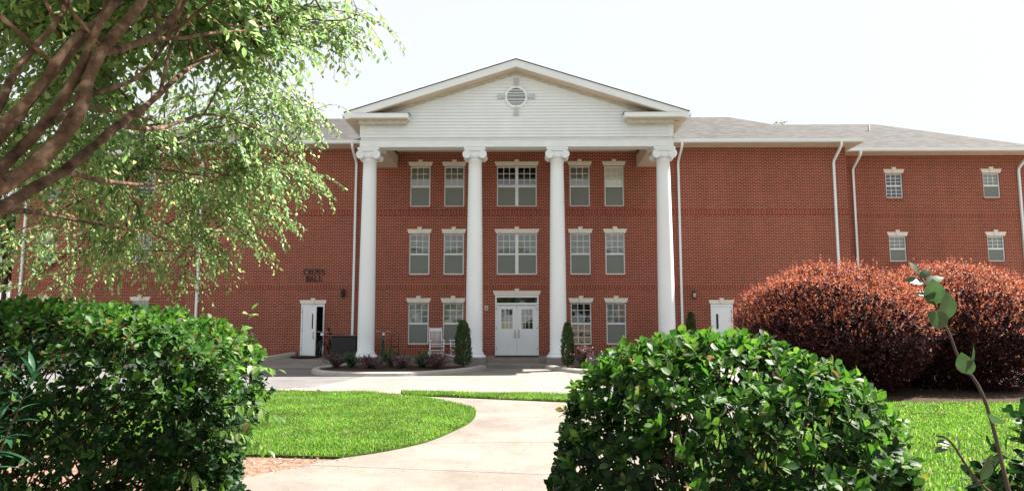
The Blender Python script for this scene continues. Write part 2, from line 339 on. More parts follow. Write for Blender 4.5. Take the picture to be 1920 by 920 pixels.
def hedge_pts(n, c, r, p=2.6, amp=0.07, zlo=-0.9, freq=3.0, seed=0):
    """tips on a lumpy superellipsoid shell"""
    rg = np.random.default_rng(seed)
    d = unit(rg.normal(size=(n*3, 3))); d = d[d[:, 2] > zlo][:n]
    k = (np.abs(d)**p).sum(1)**(-1/p); q = d*k[:, None]
    ph = rg.uniform(0, 6.28, (6, 3)); fr = rg.uniform(0.6, 1.6, (6, 3))*freq
    lump = sum(np.sin(q @ fr[i]+ph[i].sum()) for i in range(6))/6
    s = 1+amp*lump*2+rg.normal(0, amp*0.45, len(q))
    P = np.array(c)+q*np.array(r)*s[:, None]
    N = unit(np.sign(q)*np.abs(q)**(p-1)/np.array(r))
    return P, N
def stem_mesh(name, paths, mat, parent, n=4):
    mb = MB()
    for pth, rad in paths: mb.tube(pth, rad, n)
    return mb.build(name, mat, parent, fixn=False)

# ------------------------------------------------------------------ the ground
def sheet(name, pts, z, mat, thick=0.0):
    mb = MB()
    if thick: mb.prism_z(pts, z-thick, z)
    else: mb.add([(x, y, z) for x, y in pts], [tuple(range(len(pts)))])
    o = mb.build(name, mat); o['kind'] = 'structure'; return o
g = MB().add([(-600, -300, -0.012), (600, -300, -0.012), (600, 900, -0.012), (-600, 900, -0.012)], [(0, 1, 2, 3)]).build('ground', M_dry); struct(g)
sheet('bare_soil', [(-9, 1.0), (2.6, 1.0), (2.6, 12), (-1, 12), (-9, 9.62)], -0.004, M_soil)
sheet('driveway', [(-60, 17.45), (-4.95, 17.45), (-4.8, 21.9), (-4.9, 22.4), (-5.2, 25.8), (-60, 25.8)], 0.0, M_asph)
sheet('driveway', [(9.6, 20), (60, 20), (60, 25.8), (9.6, 25.8)], 0.0, M_asph)
sheet('concrete_apron', [(-5.6, 17.45), (-2.8, 17.35), (1.2, 16.72), (6, 16.3), (6.6, 20), (9.6, 20.2), (9.6, 27.2), (-5.7, 27.2), (-4.85, 22)], 0.006, M_conc)
path_edge = [(-5.2, 7.0), (-3.35, 7.62), (-2.8, 8.6), (-2.2, 9.26)]
lawn_edge = cr([(-2.2, 9.27), (-1.715, 9.715), (-1.224, 10.46), (-0.858, 11.7), (-0.699, 12.6), (-0.70, 13.64), (-0.888, 14.44), (-1.427, 15.34), (-1.995, 16.03), (-2.56, 16.45), (-3.63, 17.25)], 5)
path_pts = [(-2.2, 2.0), (-3.4, 6.0)] + [(-3.35, 7.6), (-2.8, 8.5)] + [tuple(p) for p in lawn_edge] + [(-2.85, 17.36), (-2.6, 16.68), (1.05, 15.42), (3.2, 14.9), (6.2, 14.8), (6.2, 13.5), (5, 13.3), (3.4, 12.6), (2.55, 11), (2.0, 8.5), (1.75, 5.5), (1.6, 2.0)]
sheet('footpath', path_pts, 0.012, M_path)
# scored joints across the path
jm = MB()
for (a, b) in [((-0.70, 13.2), (3.6, 12.75)), ((-1.25, 10.4), (2.45, 10.6)), ((-2.55, 8.85), (2.05, 8.1)), ((-1.35, 15.35), (-0.2, 15.8)), ((2.2, 15.1), (2.2, 13.4))]:
    dx, dy = b[0]-a[0], b[1]-a[1]; L_ = math.hypot(dx, dy); px_, py_ = -dy/L_*0.006, dx/L_*0.006
    jm.add([(a[0]+px_, a[1]+py_, 0.0145), (b[0]+px_, b[1]+py_, 0.0145), (b[0]-px_, b[1]-py_, 0.0145), (a[0]-px_, a[1]-py_, 0.0145)], [(0, 1, 2, 3)])
for (a, b) in [((-4.5, 19.9), (9.5, 19.6)), ((1.6, 16.7), (1.8, 25.0)), ((-1.2, 24.6), (1.3, 24.6))]:
    dx, dy = b[0]-a[0], b[1]-a[1]; L_ = math.hypot(dx, dy); px_, py_ = -dy/L_*0.008, dx/L_*0.008
    jm.add([(a[0]+px_, a[1]+py_, 0.010), (b[0]+px_, b[1]+py_, 0.010), (b[0]-px_, b[1]-py_, 0.010), (a[0]-px_, a[1]-py_, 0.010)], [(0, 1, 2, 3)])
jo = jm.build('concrete_joints', M_asph); struct(jo)
lawn_l = [(-12, 9.6), (-3.61, 9.43), (-2.78, 9.34)] + [tuple(p) for p in lawn_edge] + [(-4.86, 17.3), (-6.34, 17.42), (-12, 17.42)]
sheet('lawn_ground', lawn_l, 0.03, M_turf, 0.03)
strip = [(-2.82, 17.32), (-2.62, 16.72), (1.05, 15.46), (3.1, 14.98), (6.2, 14.88), (6.2, 16.2), (6, 16.25), (1.15, 16.68)]
sheet('lawn_ground', strip, 0.03, M_turf, 0.03)
lawn_r = [(1.95, 4.5), (2.2, 8.5), (2.7, 11), (3.5, 12.5), (5, 13.2), (6.25, 13.4), (6.25, 15.6), (8, 15.25), (14, 15.35), (30, 15.9), (30, 4.5)]
sheet('lawn_ground', lawn_r, 0.03, M_turf, 0.03)
sheet('mulch_bed', [(5.0, 16.25), (5.2, 18.9), (9, 20.2), (14.5, 20.8), (15.5, 17), (14, 15.3), (9.5, 15.2), (7, 15.35)], 0.05, M_mulch, 0.05)

# kerbs
def sweep(name, path, w_, h_, mat, z=0.0):
    P = np.array(path, float); mb = MB(); prof = [(-w_/2, 0), (-w_/2, h_*0.8), (-w_/2+0.03, h_), (w_/2-0.05, h_), (w_/2, h_*0.72), (w_/2+0.02, 0)]
    m = len(P); vs = []; k = len(prof)
    for i in range(m):
        t = P[min(i+1, m-1)]-P[max(i-1, 0)]; nrm = np.array([t[1], -t[0]])/np.hypot(t[0], t[1])
        zz = z if P.shape[1] == 2 else P[i, 2]
        for o_, hh in prof: vs.append((P[i, 0]+nrm[0]*o_, P[i, 1]+nrm[1]*o_, zz+hh-0.01))
    fs = [(i*k+j, i*k+j+1, (i+1)*k+j+1, (i+1)*k+j) for i in range(m-1) for j in range(k-1)]
    mb.add(vs, fs); mb.add(vs[:k], [tuple(range(k))]); mb.add(vs[-k:], [tuple(range(k-1, -1, -1))])
    o = mb.build(name, mat); o['kind'] = 'structure'; return o
kl = cr([(-6.3, 27.0), (-6.75, 25.9), (-7.0, 24.9), (-6.95, 23.9), (-6.45, 22.95), (-5.5, 22.45), (-4.2, 22.35), (-3.1, 22.65), (-2.2, 23.5), (-1.65, 24.5), (-1.25, 25.7)], 6)
sweep('kerb', kl, 0.26, 0.15, M_kerb)
kr = cr([(1.2, 25.75), (1.7, 24.5), (2.3, 23.5), (3.2, 22.7), (4.3, 22.4), (5.6, 22.4), (6.6, 22.9), (7.1, 23.9), (7.1, 25), (6.4, 27)], 6)
sweep('kerb', kr, 0.26, 0.15, M_kerb)
sweep('kerb', [(-9.42, 29.0, 0.30), (-9.9, 28.2, 0.22), (-10.4, 27.3, 0.13), (-11.0, 26.3, 0.02), (-12.5, 25.9, 0.0), (-20, 25.9, 0.0)], 0.24, 0.16, M_kerb)
def bed(pts):
    c = np.mean(pts, axis=0); mb = MB(); n = len(pts)
    rings = [(1.0, 0.07), (0.8, 0.12), (0.5, 0.15), (0.2, 0.16)]
    vs = [(c[0]+(p[0]-c[0])*s, c[1]+(p[1]-c[1])*s, h) for s, h in rings for p in pts]
    fs = [(j*n+i, j*n+(i+1) % n, (j+1)*n+(i+1) % n, (j+1)*n+i) for j in range(3) for i in range(n)]+[tuple(range(3*n, 4*n))]
    o = mb.add(vs, fs, True).build('planting_bed', M_mulch); o['kind'] = 'structure'
bed([tuple(p) for p in kl]); bed([tuple(p) for p in kr])
sheet('planting_bed', [(-20, 26.05), (-11.0, 26.4), (-9.5, 29.15), (-9.5, 29.19), (-20, 29.19)], 0.2, M_turf, 0.2)

# porch, steps, side walks
struct(MB().box(-6.9, -1.15, 26.75, 29.19, 0.0, 0.30).box(1.15, 7.0, 26.75, 29.19, 0.0, 0.30).box(-1.15, 1.15, 26.75, 29.19, 0.0, 0.30).build('porch_floor', M_conc, bevel=0))
struct(MB().box(-1.16, 1.16, 25.9, 26.748, 0.0, 0.15).build('entrance_step', M_conc, bevel=0.01))
def ramp_slab(x0, x1):
    return MB().add([(x0, 25.8, 0.012), (x1, 25.8, 0.012), (x1, 29.19, 0.295), (x0, 29.19, 0.295), (x0, 25.8, -0.01), (x1, 25.8, -0.01), (x1, 29.19, -0.01), (x0, 29.19, -0.01)],
                    [(0, 1, 2, 3), (0, 4, 5, 1), (1, 5, 6, 2), (3, 7, 4, 0), (2, 6, 7, 3)])
struct(ramp_slab(-11.0, -6.905).build('side_walk', M_conc)); struct(ramp_slab(7.005, 11.0).build('side_walk', M_conc))

# ------------------------------------------------------------------ the hall
YW = 29.2
hall = thing('brick_hall', 'long three storey red brick hall with white columned portico and grey shingle roof', 'building', (0, YW, 0))
def wall_holes(mb, x0, x1, z0, z1, y, holes, depth=0.16):
    xs = sorted({x0, x1} | {h[0] for h in holes} | {h[1] for h in holes}); zs = sorted({z0, z1} | {h[2] for h in holes} | {h[3] for h in holes})
    for i in range(len(xs)-1):
        for j in range(len(zs)-1):
            cx, cz = (xs[i]+xs[i+1])/2, (zs[j]+zs[j+1])/2
            if any(h[0] < cx < h[1] and h[2] < cz < h[3] for h in holes): continue
            mb.add([(xs[i], y, zs[j]), (xs[i+1], y, zs[j]), (xs[i+1], y, zs[j+1]), (xs[i], y, zs[j+1])], [(0, 1, 2, 3)])
    for a, b, c, d in holes:
        mb.add([(a, y, c), (a, y+depth, c), (a, y+depth, d), (a, y, d)], [(0, 1, 2, 3)])
        mb.add([(b, y, c), (b, y, d), (b, y+depth, d), (b, y+depth, c)], [(0, 1, 2, 3)])
        mb.add([(a, y, c), (b, y, c), (b, y+depth, c), (a, y+depth, c)], [(0, 1, 2, 3)])
        mb.add([(a, y, d), (a, y+depth, d), (b, y+depth, d), (b, y, d)], [(0, 1, 2, 3)])
TOP, MID, LOW = (6.67, 8.44), (3.725, 5.49), (0.765, 2.52)
WX = [(-4.64, -3.76), (-3.16, -2.28), (2.29, 3.17), (3.80, 4.64)]
wins = []   # x0,x1,z0,z1, style
sty_top = ['beige', 'beige', 'half', 'half']; sty_mid = ['green', 'green', 'green', 'pale']; sty_low = ['white', 'sand', 'dark', 'white']
for i, (a, b) in enumerate(WX):
    wins += [(a, b, *TOP, sty_top[i]), (a, b, *MID, sty_mid[i]), (a, b, *LOW, sty_low[i])]
dbl = [(-0.87, 0.87, *TOP, 'dark'), (-0.87, 0.87, *MID, 'green')]
DOOR = (-0.925, 0.925, 0.30, 2.83); DL = (-9.22, -8.22, 0.30, 2.46); DR = (8.22, 9.15, 0.30, 2.46)
mb = MB(); wall_holes(mb, -14.25, 14.25, -0.01, 9.24, YW, [x[:4] for x in wins+dbl]+[DOOR, DL, DR])
for s in (-14.25, 14.25): mb.add([(s, YW, -0.01), (s, 38.0, -0.01), (s, 38.0, 9.24), (s, YW, 9.24)], [(0, 1, 2, 3)])
mb.add([(-14.25, 38, -0.01), (14.25, 38, -0.01), (14.25, 38, 9.24), (-14.25, 38, 9.24)], [(0, 1, 2, 3)])
mb.build('wall', M_brick, hall, fixn=False)
YG = 31.5; DZ = 0.17
WW = [(17.14, 17.92), (21.63, 22.40)]
wwins = []
for sgn in (1, -1):
    wl = []
    for k, (a, b) in enumerate(WW):
        x0, x1 = (a, b) if sgn > 0 else (-b+0.05, -a+0.05)
        wl += [(x0, x1, 7.41, 8.56, ['dark', 'sky'][k]), (x0, x1, 4.46, 5.62, 'pale')]
        if sgn < 0: wl.append((x0, x1, 1.5, 2.66, 'pale'))
    wwins += wl
    mb = MB(); xa, xb = (14.25, 23.8) if sgn > 0 else (-23.6, -14.25)
    wall_holes(mb, xa, xb, -0.01, 9.41, YG, [x[:4] for x in wl])
    xe = xb if sgn > 0 else xa
    mb.add([(xe, YG, -0.01), (xe, 40.5, -0.01), (xe, 40.5, 9.41), (xe, YG, 9.41)], [(0, 1, 2, 3)])
    mb.add([(xa, 40.5, -0.01), (xb, 40.5, -0.01), (xb, 40.5, 9.41), (xa, 40.5, 9.41)], [(0, 1, 2, 3)])
    mb.build('wing_wall', M_brick, hall, fixn=False)
    # floors inside keep daylight from washing through
def floors(x0, x1, y0, y1, zs, name):
    m = MB()
    for z in zs: m.box(x0, x1, y0, y1, z, z+0.2)
    m.box(x0, x1, y0+3.6, y0+3.7, 0.0, 9.2)
    m.build(name, M_dark, hall)
floors(-14.2, 14.2, YW+0.2, 37.9, [-0.0, 3.05, 6.0, 9.04], 'interior_floors')
for a, b in ((14.3, 23.75), (-23.55, -14.3)): floors(a, b, YG+0.2, 40.4, [3.22, 6.2, 9.2], 'interior_floors')

def lintel_mb(x0, x1, z, y, h=0.19, key=0.28, fl=0.07):
    m = MB(); c = (x0+x1)/2; k0, k1 = 0.055, 0.10
    m.prism_y([(x0-0.03, z), (c-k0-0.004, z), (c-k0-0.004-(k1-k0)*h/key, z+h), (x0-0.03-fl, z+h)], y-0.035, y+0.05)
    m.prism_y([(c+k0+0.004, z), (x1+0.03, z), (x1+0.03+fl, z+h), (c+k0+0.004+(k1-k0)*h/key, z+h)], y-0.035, y+0.05)
    m.prism_y([(c-k0, z-0.002), (c+k0, z-0.002), (c+k1, z+key), (c-k1, z+key)], y-0.06, y+0.05)
    return m
BL = {'beige': M_blind, 'half': M_blind, 'green': M_blind_refl, 'pale': M_blindw, 'white': M_blindw, 'sand': M_blind, 'sky': M_blindw}  # the green style paints tree reflections onto its blind
def sash(m, x0, x1, z0, z1, y):
    f = 0.045; zm = (z0+z1)/2
    m.box(x0, x0+f, y, y+0.06, z0, z1); m.box(x1-f, x1, y, y+0.06, z0, z1)
    m.box(x0+f, x1-f, y, y+0.06, z0, z0+f); m.box(x0+f, x1-f, y, y+0.06, z1-f, z1)
    m.box(x0+f, x1-f, y+0.003, y+0.06, zm-0.035, zm+0.035)
    for (a, b) in ((z0+f, zm-0.035), (zm+0.035, z1-f)):
        for k in (1, 2):
            xx = x0+f+(x1-x0-2*f)*k/3; m.box(xx-0.011, xx+0.011, y+0.03, y+0.05, a, b)
            zz = a+(b-a)*k/3; m.box(x0+f, x1-f, y+0.032, y+0.048, zz-0.011, zz+0.011)
def window(x0, x1, z0, z1, y, style, double=False):
    m = MB(); yf = y+0.05
    if double:
        c = (x0+x1)/2; sash(m, x0+0.004, c-0.022, z0+0.004, z1-0.004, yf); sash(m, c+0.022, x1-0.004, z0+0.004, z1-0.004, yf); m.box(c-0.022, c+0.022, yf-0.01, yf+0.06, z0+0.004, z1-0.004)
    else: sash(m, x0+0.004, x1-0.004, z0+0.004, z1-0.004, yf)
    w_ = m.build('window', M_trim, hall)
    MB().add([(x0+.02, yf+0.041, z0+.02), (x1-.02, yf+0.041, z0+.02), (x1-.02, yf+0.041, z1-.02), (x0+.02, yf+0.041, z1-.02)], [(0, 1, 2, 3)]).build('pane', M_glass, w_)
    zm = (z0+z1)/2
    spans = [(x0, x1)] if not double else [(x0, (x0+x1)/2-0.03), ((x0+x1)/2+0.03, x1)]
    s_ = MB()
    if style != 'dark' or double:
        for a, b in spans: s_.box(a+0.05, b-0.05, yf+0.012, yf+0.016, z0+0.05, zm-0.04)
        s_.build('screen', M_screen, w_)
    if style in BL:
        zb = {'beige': z0+0.5*(z1-z0)*random.uniform(0.0, 0.3), 'half': zm-0.03, 'sky': zm-.2}.get(style, z0+0.03)
        MB().box(x0+0.02, x1-0.02, yf+0.064, yf+0.068, zb, z1-0.02).build('blind', BL[style], w_)
    elif double:
        MB().box(x0+0.02, x1-0.02, yf+0.064, yf+0.068, zm-0.02, zm+0.12).build('blind', M_blindw, w_)
    lintel_mb(x0, x1, z1+0.012, y).build('lintel', M_stone, w_)
    MB().box(x0-0.03, x1+0.03, y-0.03, y+0.045, z0-0.10, z0-0.004).build('sill', M_sold, w_)
for x in wins: window(*x[:4], YW, x[4])
for x in dbl: window(*x[:4], YW, x[4], True)
for x in wwins: window(*x[:4], YG, x[4])
# soldier courses
for (a, b, y, dz) in ((-14.262, 14.262, YW, 0), (14.262, 23.812, YG, DZ), (-23.612, -14.262, YG, DZ)):
    for z in (3.09, 6.29):
        MB().box(a, b, y-0.014, y+0.03, z+dz, z+dz+0.215).build('soldier_course', M_sold, hall)
mb = MB(); segs = [(-14.26, DL[0]-.02), (DL[1]+.02, -0.95), (0.95, DR[0]-.02), (DR[1]+.02, 14.26)]
for a, b in segs: mb.box(a, b, YW-0.016, YW+0.03, 0.302, 0.50)
mb.build('soldier_course', M_sold, hall)

# doors
m = MB(); y = YW+0.04; a, b, z0, z1 = DOOR
m.box(a, a+0.06, y-0.07, y+0.1, z0, z1); m.box(b-0.06, b, y-0.07, y+0.1, z0, z1); m.box(a+0.06, b-0.06, y-0.07, y+0.1, z1-0.08, z1); m.box(a+0.06, b-0.06, y-0.066, y+0.1, 2.44, 2.52)
df = m.build('entrance_door', M_white, hall)
MB().box(a+0.06, b-0.06, y+0.02, y+0.03, 2.52, z1-0.08).build('transom', M_glass, df)
for s in (-1, 1):
    x0, x1 = (a+0.062, -0.004) if s < 0 else (0.004, b-0.062); m = MB()
    w_ = x1-x0; ga, gb, gz0, gz1 = x0+0.19, x1-0.19, 1.42, 2.25
    if s < 0: ga, gb = x0+0.20, x1-0.18
    for (p, q, r_, t_) in ((x0, ga, z0+0.01, 2.435), (gb, x1, z0+0.01, 2.435), (ga, gb, z0+0.01, gz0), (ga, gb, gz1, 2.435)):
        m.box(p, q, y, y+0.045, r_, t_)
    for k in (1, 2):
        m.box(ga+(gb-ga)*k/3-0.011, ga+(gb-ga)*k/3+0.011, y+0.004, y+0.03, gz0, gz1); m.box(ga, gb, y+0.005, y+0.028, gz0+(gz1-gz0)*k/3-0.011, gz0+(gz1-gz0)*k/3+0.011)
    for pa in (x0+0.15, x0+w_-0.36):     # raised mouldings of the two lower panels
        zz0, zz1 = 0.70, 1.22; t = 0.022
        for (p, q, r_, t_) in ((pa, pa+t, zz0, zz1), (pa+0.21-t, pa+0.21, zz0, zz1), (pa+t, pa+0.21-t, zz0, zz0+t), (pa+t, pa+0.21-t, zz1-t, zz1)): m.box(p, q, y-0.012, y+0.01, r_, t_)
        m.box(pa+0.05, pa+0.16, y-0.008, y+0.01, zz0+0.05, zz1-0.05)
    leafo = m.build('door_leaf', M_white, df)
    MB().box(ga, gb, y+0.03, y+0.034, gz0, gz1).build('door_glass', M_glass, df)
    hx = -0.085 if s < 0 else 0.085
    MB().box(hx-0.03, hx+0.03, y-0.008, y+0.004, 1.02, 1.38).tube([(hx, y-0.01, 1.06), (hx, y-0.055, 1.08), (hx, y-0.055, 1.30), (hx, y-0.01, 1.32)], 0.013, 6).build('handle', M_steel, df)
    hm = MB()
    for zz in (0.55, 1.4, 2.2): hm.box((a+0.05, b-0.055)[s > 0]-0.012, (a+0.05, b-0.055)[s > 0]+0.018, y-0.085, y-0.068, zz, zz+0.11)
    hm.build('hinge', M_steel, df)
MB().box(a+0.3, b-0.3, y+2.2, y+2.25, 1.3, 2.3).build('lobby_wall', M_blind, df)
lintel_mb(a, b, z1+0.012, YW, 0.19, 0.28).build('lintel', M_stone, df)
def sidedoor(h, open_):
    a, b, z0, z1 = h; m = MB(); y = YW+0.02
    m.box(a, a+0.06, y-0.03, y+0.12, z0, z1); m.box(b-0.06, b, y-0.03, y+0.12, z0, z1); m.box(a+0.06, b-0.06, y-0.03, y+0.12, z1-0.10, z1)
    d = m.build('side_door', M_white, hall)
    lf = MB(); lx0, lx1 = a+0.065, b-0.065; w_ = lx1-lx0
    vx = lx0+w_*(0.76 if open_ else 0.26)
    def rot(mm, ang):
        c, s_ = math.cos(ang), math.sin(ang); mm.v = [(lx0+(p[0]-lx0)*c-(p[1]-y)*s_, y+(p[0]-lx0)*s_+(p[1]-y)*c, p[2]) for p in mm.v]; return mm
    ang = -0.62 if open_ else 0
    rot(lf.box(lx0, vx-0.05, y, y+0.045, z0+0.01, z1-0.105).box(vx+0.05, lx1, y, y+0.045, z0+0.01, z1-0.105).box(vx-0.05, vx+0.05, y, y+0.045, z0+0.01, 1.42).box(vx-0.05, vx+0.05, y, y+0.045, 2.05, z1-0.105), ang).build('door_leaf', M_white, d)
    rot(MB().box(vx-0.05, vx+0.05, y+0.015, y+0.022, 1.42, 2.05), ang).build('door_glass', M_char, d)
    hx = lx1-0.10 if open_ else lx0+0.1
    rot(MB().box(hx-0.03, hx+0.03, y-0.007, y+0.003, 0.98, 1.32).tube([(hx, y-0.006, 1.02), (hx, y-0.05, 1.04), (hx, y-0.05, 1.27), (hx, y-0.006, 1.29)], 0.012, 6), ang).build('handle', M_steel, d)
    hm = MB()
    for zz in (0.5, 1.3, 2.1):
        hx = lx0-0.02 if open_ else lx1+0.02
        hm.box(hx-0.012, hx+0.012, y-0.045, y-0.031, zz, zz+0.11)
    hm.build('hinge', M_steel, d)
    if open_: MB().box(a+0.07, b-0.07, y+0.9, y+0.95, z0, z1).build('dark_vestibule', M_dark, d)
    lintel_mb(a, b, z1+0.012, YW, 0.17, 0.25, 0.05).build('lintel', M_stone, d)
sidedoor(DL, True); sidedoor(DR, False)

# roofs, soffits, gutters
def hip(x0, x1, y0, y1, z, rise, runx, mat, name):
    yr = (y0+y1)/2
    vs = [(x0, y0, z), (x1, y0, z), (x1, y1, z), (x0, y1, z), (x0+runx, yr, z+rise), (x1-runx, yr, z+rise)]
    return MB().add(vs, [(0, 1, 5, 4), (1, 2, 5), (2, 3, 4, 5), (3, 0, 4), (3, 2, 1, 0)]).build(name, mat, hall)
hip(-14.6, 14.6, 28.32, 38.2, 9.36, 2.45, 4.1, M_roof, 'roof')
hip(5.0, 24.25, 30.62, 41.0, 9.53, 2.62, 5.2, M_roof, 'roof'); hip(-24.1, -5.0, 30.62, 41.0, 9.53, 2.62, 5.2, M_roof, 'roof')
MB().box(-14.58, 14.58, 28.38, 38.1, 9.242, 9.355).build('soffit', M_soffit, hall)
MB().box(13.95, 24.2, 30.68, 40.9, 9.412, 9.525).build('soffit', M_soffit, hall); MB().box(-24.05, -13.95, 30.68, 40.9, 9.412, 9.525).build('soffit', M_soffit, hall)
vm = MB()                                   # vent slits in the soffits
for xx in [7.7+1.0, 11.7, 13.4, -8.7, -11.7]:
    for k in range(3): vm.box(xx+k*0.11, xx+k*0.11+0.025, 28.5, 29.05, 9.236, 9.2425)
for xx in [16.2, 19.5, 22.6, -17, -20]:
    for k in range(3): vm.box(xx+k*0.11, xx+k*0.11+0.025, 30.85, 31.3, 9.406, 9.4125)
vm.build('soffit_vent', M_dirty, hall)
def gutter(x0, x1, y, z, caps=True):
    pr = [(y+0.12, z), (y+0.03, z), (y, z+0.05), (y, z+0.13), (y+0.012, z+0.13), (y+0.012, z+0.12), (y+0.12, z+0.11)]
    m = MB(); n = len(pr); vs = [(x0, p, q) for p, q in pr]+[(x1, p, q) for p, q in pr]
    m.add(vs, [tuple(range(n)), tuple(range(2*n-1, n-1, -1))]+[(i, (i+1) % n, (i+1) % n+n, i+n) for i in range(n)])
    return m.build('gutter', M_white, hall)
gutter(-14.62, -6.2, 28.26, 9.25); gutter(6.2, 14.62, 28.26, 9.25); gutter(13.85, 24.27, 30.56, 9.42); gutter(-24.12, -13.85, 30.56, 9.42)
def gside(x, y0, y1, z): MB().box(x-0.05, x+0.05, y0, y1, z, z+0.12).build('gutter', M_white, hall)
gside(14.62, 28.38, 38, 9.25); gside(-14.62, 28.38, 38, 9.25); gside(24.27, 30.68, 40.8, 9.42); gside(-24.12, 30.68, 40.8, 9.42)
def downspout(x, yw, yg, z, zb):
    MB().tube([(x, yg+0.07, z+0.03), (x, yg+0.07, z-0.12), (x, yg+0.14, z-0.2), (x, yw-0.12, z-0.62), (x, yw-0.065, z-0.75), (x, yw-0.065, zb)], 0.045, 4, sq=True).build('downspout', M_white, hall)
for x in (-6.99, 6.99, -13.72, 13.68): downspout(x, YW, 28.26, 9.25, 0.3 if abs(x) < 10 else 0.05)
for x in (15.62, 23.25, -23.1): downspout(x, YG, 30.56, 9.42, 0.1)
MB().lathe([(0.09, 0), (0.05, 0.08), (0.05, 0.42), (0.04, 0.43)], (17.9, 34.2, 11.2), 12).build('vent_pipe', M_zinc, hall)

# ---------------- portico
YF = 26.1; SL = 0.3172; ZP = 11.85
def rz(x): return ZP-SL*abs(x)
MB().box(-6.13, 6.13, YF, YF+0.55, 8.52, 8.80).box(-6.10, 6.10, YF+0.02, YF+0.5, 8.80, 8.90).box(-6.15, 6.15, YF-0.02, YF+0.4, 8.785, 8.80).build('architrave', M_trim, hall)
for s in (-1, 1):
    MB().box(s*5.20, s*6.13, YF+0.552, YW-0.005, 8.40, 8.90).build('side_beam', M_soffit, hall)
    MB().box(s*6.0, s*6.128, YF+0.4, YW-0.6, 8.901, 9.50).build('frieze_side', M_trim, hall)
MB().box(-5.2, 5.2, YF+0.552, YW-0.005, 9.08, 9.12).build('porch_ceiling', M_soffit, hall)
ped = MB(); z = 8.90; lap = 0.125                       # lapped siding, course by course
while z < ZP-0.55:
    z1_ = min(z+lap, ZP-0.45)
    w0 = min(6.10, (ZP-0.36-z)/SL); w1 = min(6.10, (ZP-0.36-z1_)/SL)
    if w1 < 0.05: break
    ped.add([(-w0, YF-0.04, z), (w0, YF-0.04, z), (w1, YF-0.004, z1_), (-w1, YF-0.004, z1_), (w0, YF, z), (-w0, YF, z)], [(0, 1, 2, 3), (0, 5, 4, 1)]); z = z1_
pd_ = ped.build('pediment', M_white, hall, fixn=False)
tri = [(-6.1, 8.90), (6.1, 8.90), (6.1, rz(6.1)-0.34), (0, ZP-0.34), (-6.1, rz(6.1)-0.34)]
MB().prism_y(tri, YF+0.004, YF+0.06).build('backing_board', M_white, pd_)
for s in (-1, 1): MB().box(s*5.95, s*6.13, YF-0.034, YF+0.4, 8.905, 9.40).build('corner_board', M_trim, pd_)
YE = 25.58; XE = 6.62
for s in (-1, 1):
    MB().prism_y([(0, ZP), (s*XE, rz(XE)), (s*XE, rz(XE)-0.27), (s*0.0, ZP-0.29)], YE, YE+0.05).build('rake_board', M_white, pd_)
    MB().prism_y([(0, ZP-0.27), (s*XE*0.99, rz(XE*.99)-0.27), (s*XE*0.99, rz(XE*.99)-0.31), (0, ZP-0.31)], YE+0.051, YF+0.003).build('rake_soffit', M_soffit, pd_)
    MB().prism_y([(0, ZP-0.312), (s*5.6, rz(5.6)-0.312), (s*5.6, rz(5.6)-0.44), (0, ZP-0.44)], YF-0.05, YF+0.0).build('frieze_board', M_dirty, pd_)
    # cornice return with its little roof
    MB().prism_y([(s*4.17, 9.55), (s*6.60, 9.55), (s*6.60, 9.735), (s*4.17, 9.735)], YE+0.003, YF-0.03).build('cornice_return', M_white, pd_)
    MB().add([(s*4.15, YE-0.01, 9.738), (s*6.3, YE-0.01, 9.738), (s*6.3, YF-0.03, 9.80), (s*4.15, YF-0.03, 9.80), (s*4.15, YF-0.03, 9.738)], [(0, 1, 2, 3), (0, 3, 4)]).build('return_roof', M_roof, pd_)
    MB().prism_y([(s*4.32, 9.38), (s*6.13, 9.38), (s*6.13, 9.548), (s*4.22, 9.548)], YE+0.24, YF-0.036).build('return_moulding', M_dirty, pd_)
    MB().box(s*4.25, s*6.6, YE+0.06, YE+0.24, 9.52, 9.549).build('return_soffit', M_soffit, pd_)
    # side eave
    MB().box(s*6.135, s*6.57, YE+0.53, 29.4, 9.50, 9.54).build('eave_soffit', M_soffit, hall)
    MB().box(s*6.575, s*6.625, YE+0.052, 30.0, 9.50, 9.70).build('eave_fascia', M_white, hall)
    MB().box(s*6.63, s*6.74, YE+0.05, 30.0, 9.60, 9.70).build('gutter', M_white, hall)
rf = MB()
for s in (-1, 1):
    rf.add([(0, YE-0.03, ZP+0.03), (s*(XE+0.04), YE-0.03, rz(XE)+0.02), (s*(XE+0.04), 33.5, rz(XE)+0.02), (0, 33.5, ZP+0.03),
            (0, YE-0.03, ZP+0.004), (s*(XE+0.04), YE-0.03, rz(XE)-0.004), (s*(XE+0.04), 33.5, rz(XE)-0.004), (0, 33.5, ZP+0.004)],
           [(0, 1, 2, 3), (4, 7, 6, 5), (0, 4, 5, 1), (1, 5, 6, 2)])
rf.build('portico_roof', M_roof, hall)
# round gable vent
VC = (0.0, 10.50)
vt = MB(); n = 40
for r0, r1, y0, y1 in ((0.36, 0.45, YF-0.075, YF-0.02),):
    vs = []
    for i in range(n):
        a = 2*math.pi*i/n
        for r_, yy in ((r0, y0), (r1, y0), (r1, y1), (r0, y1)): vs.append((VC[0]+r_*math.cos(a), yy, VC[1]+r_*math.sin(a)))
    vt.add(vs, [(i*4+j, ((i+1) % n)*4+j, ((i+1) % n)*4+(j+1) % 4, i*4+(j+1) % 4) for i in range(n) for j in range(4)])
vt.build('gable_vent', M_white, pd_)
lv = MB()
for k in range(13):
    zz = -0.335+k*0.0525; hw = math.sqrt(max(0.0, 0.36**2-zz**2))
    if hw > 0.05: lv.add([(-hw, YF-0.062, VC[1]+zz-0.012), (hw, YF-0.062, VC[1]+zz-0.012), (hw, YF-0.028, VC[1]+zz+0.024), (-hw, YF-0.028, VC[1]+zz+0.024)], [(0, 1, 2, 3)])
lv.build('louvre', M_white, pd_)
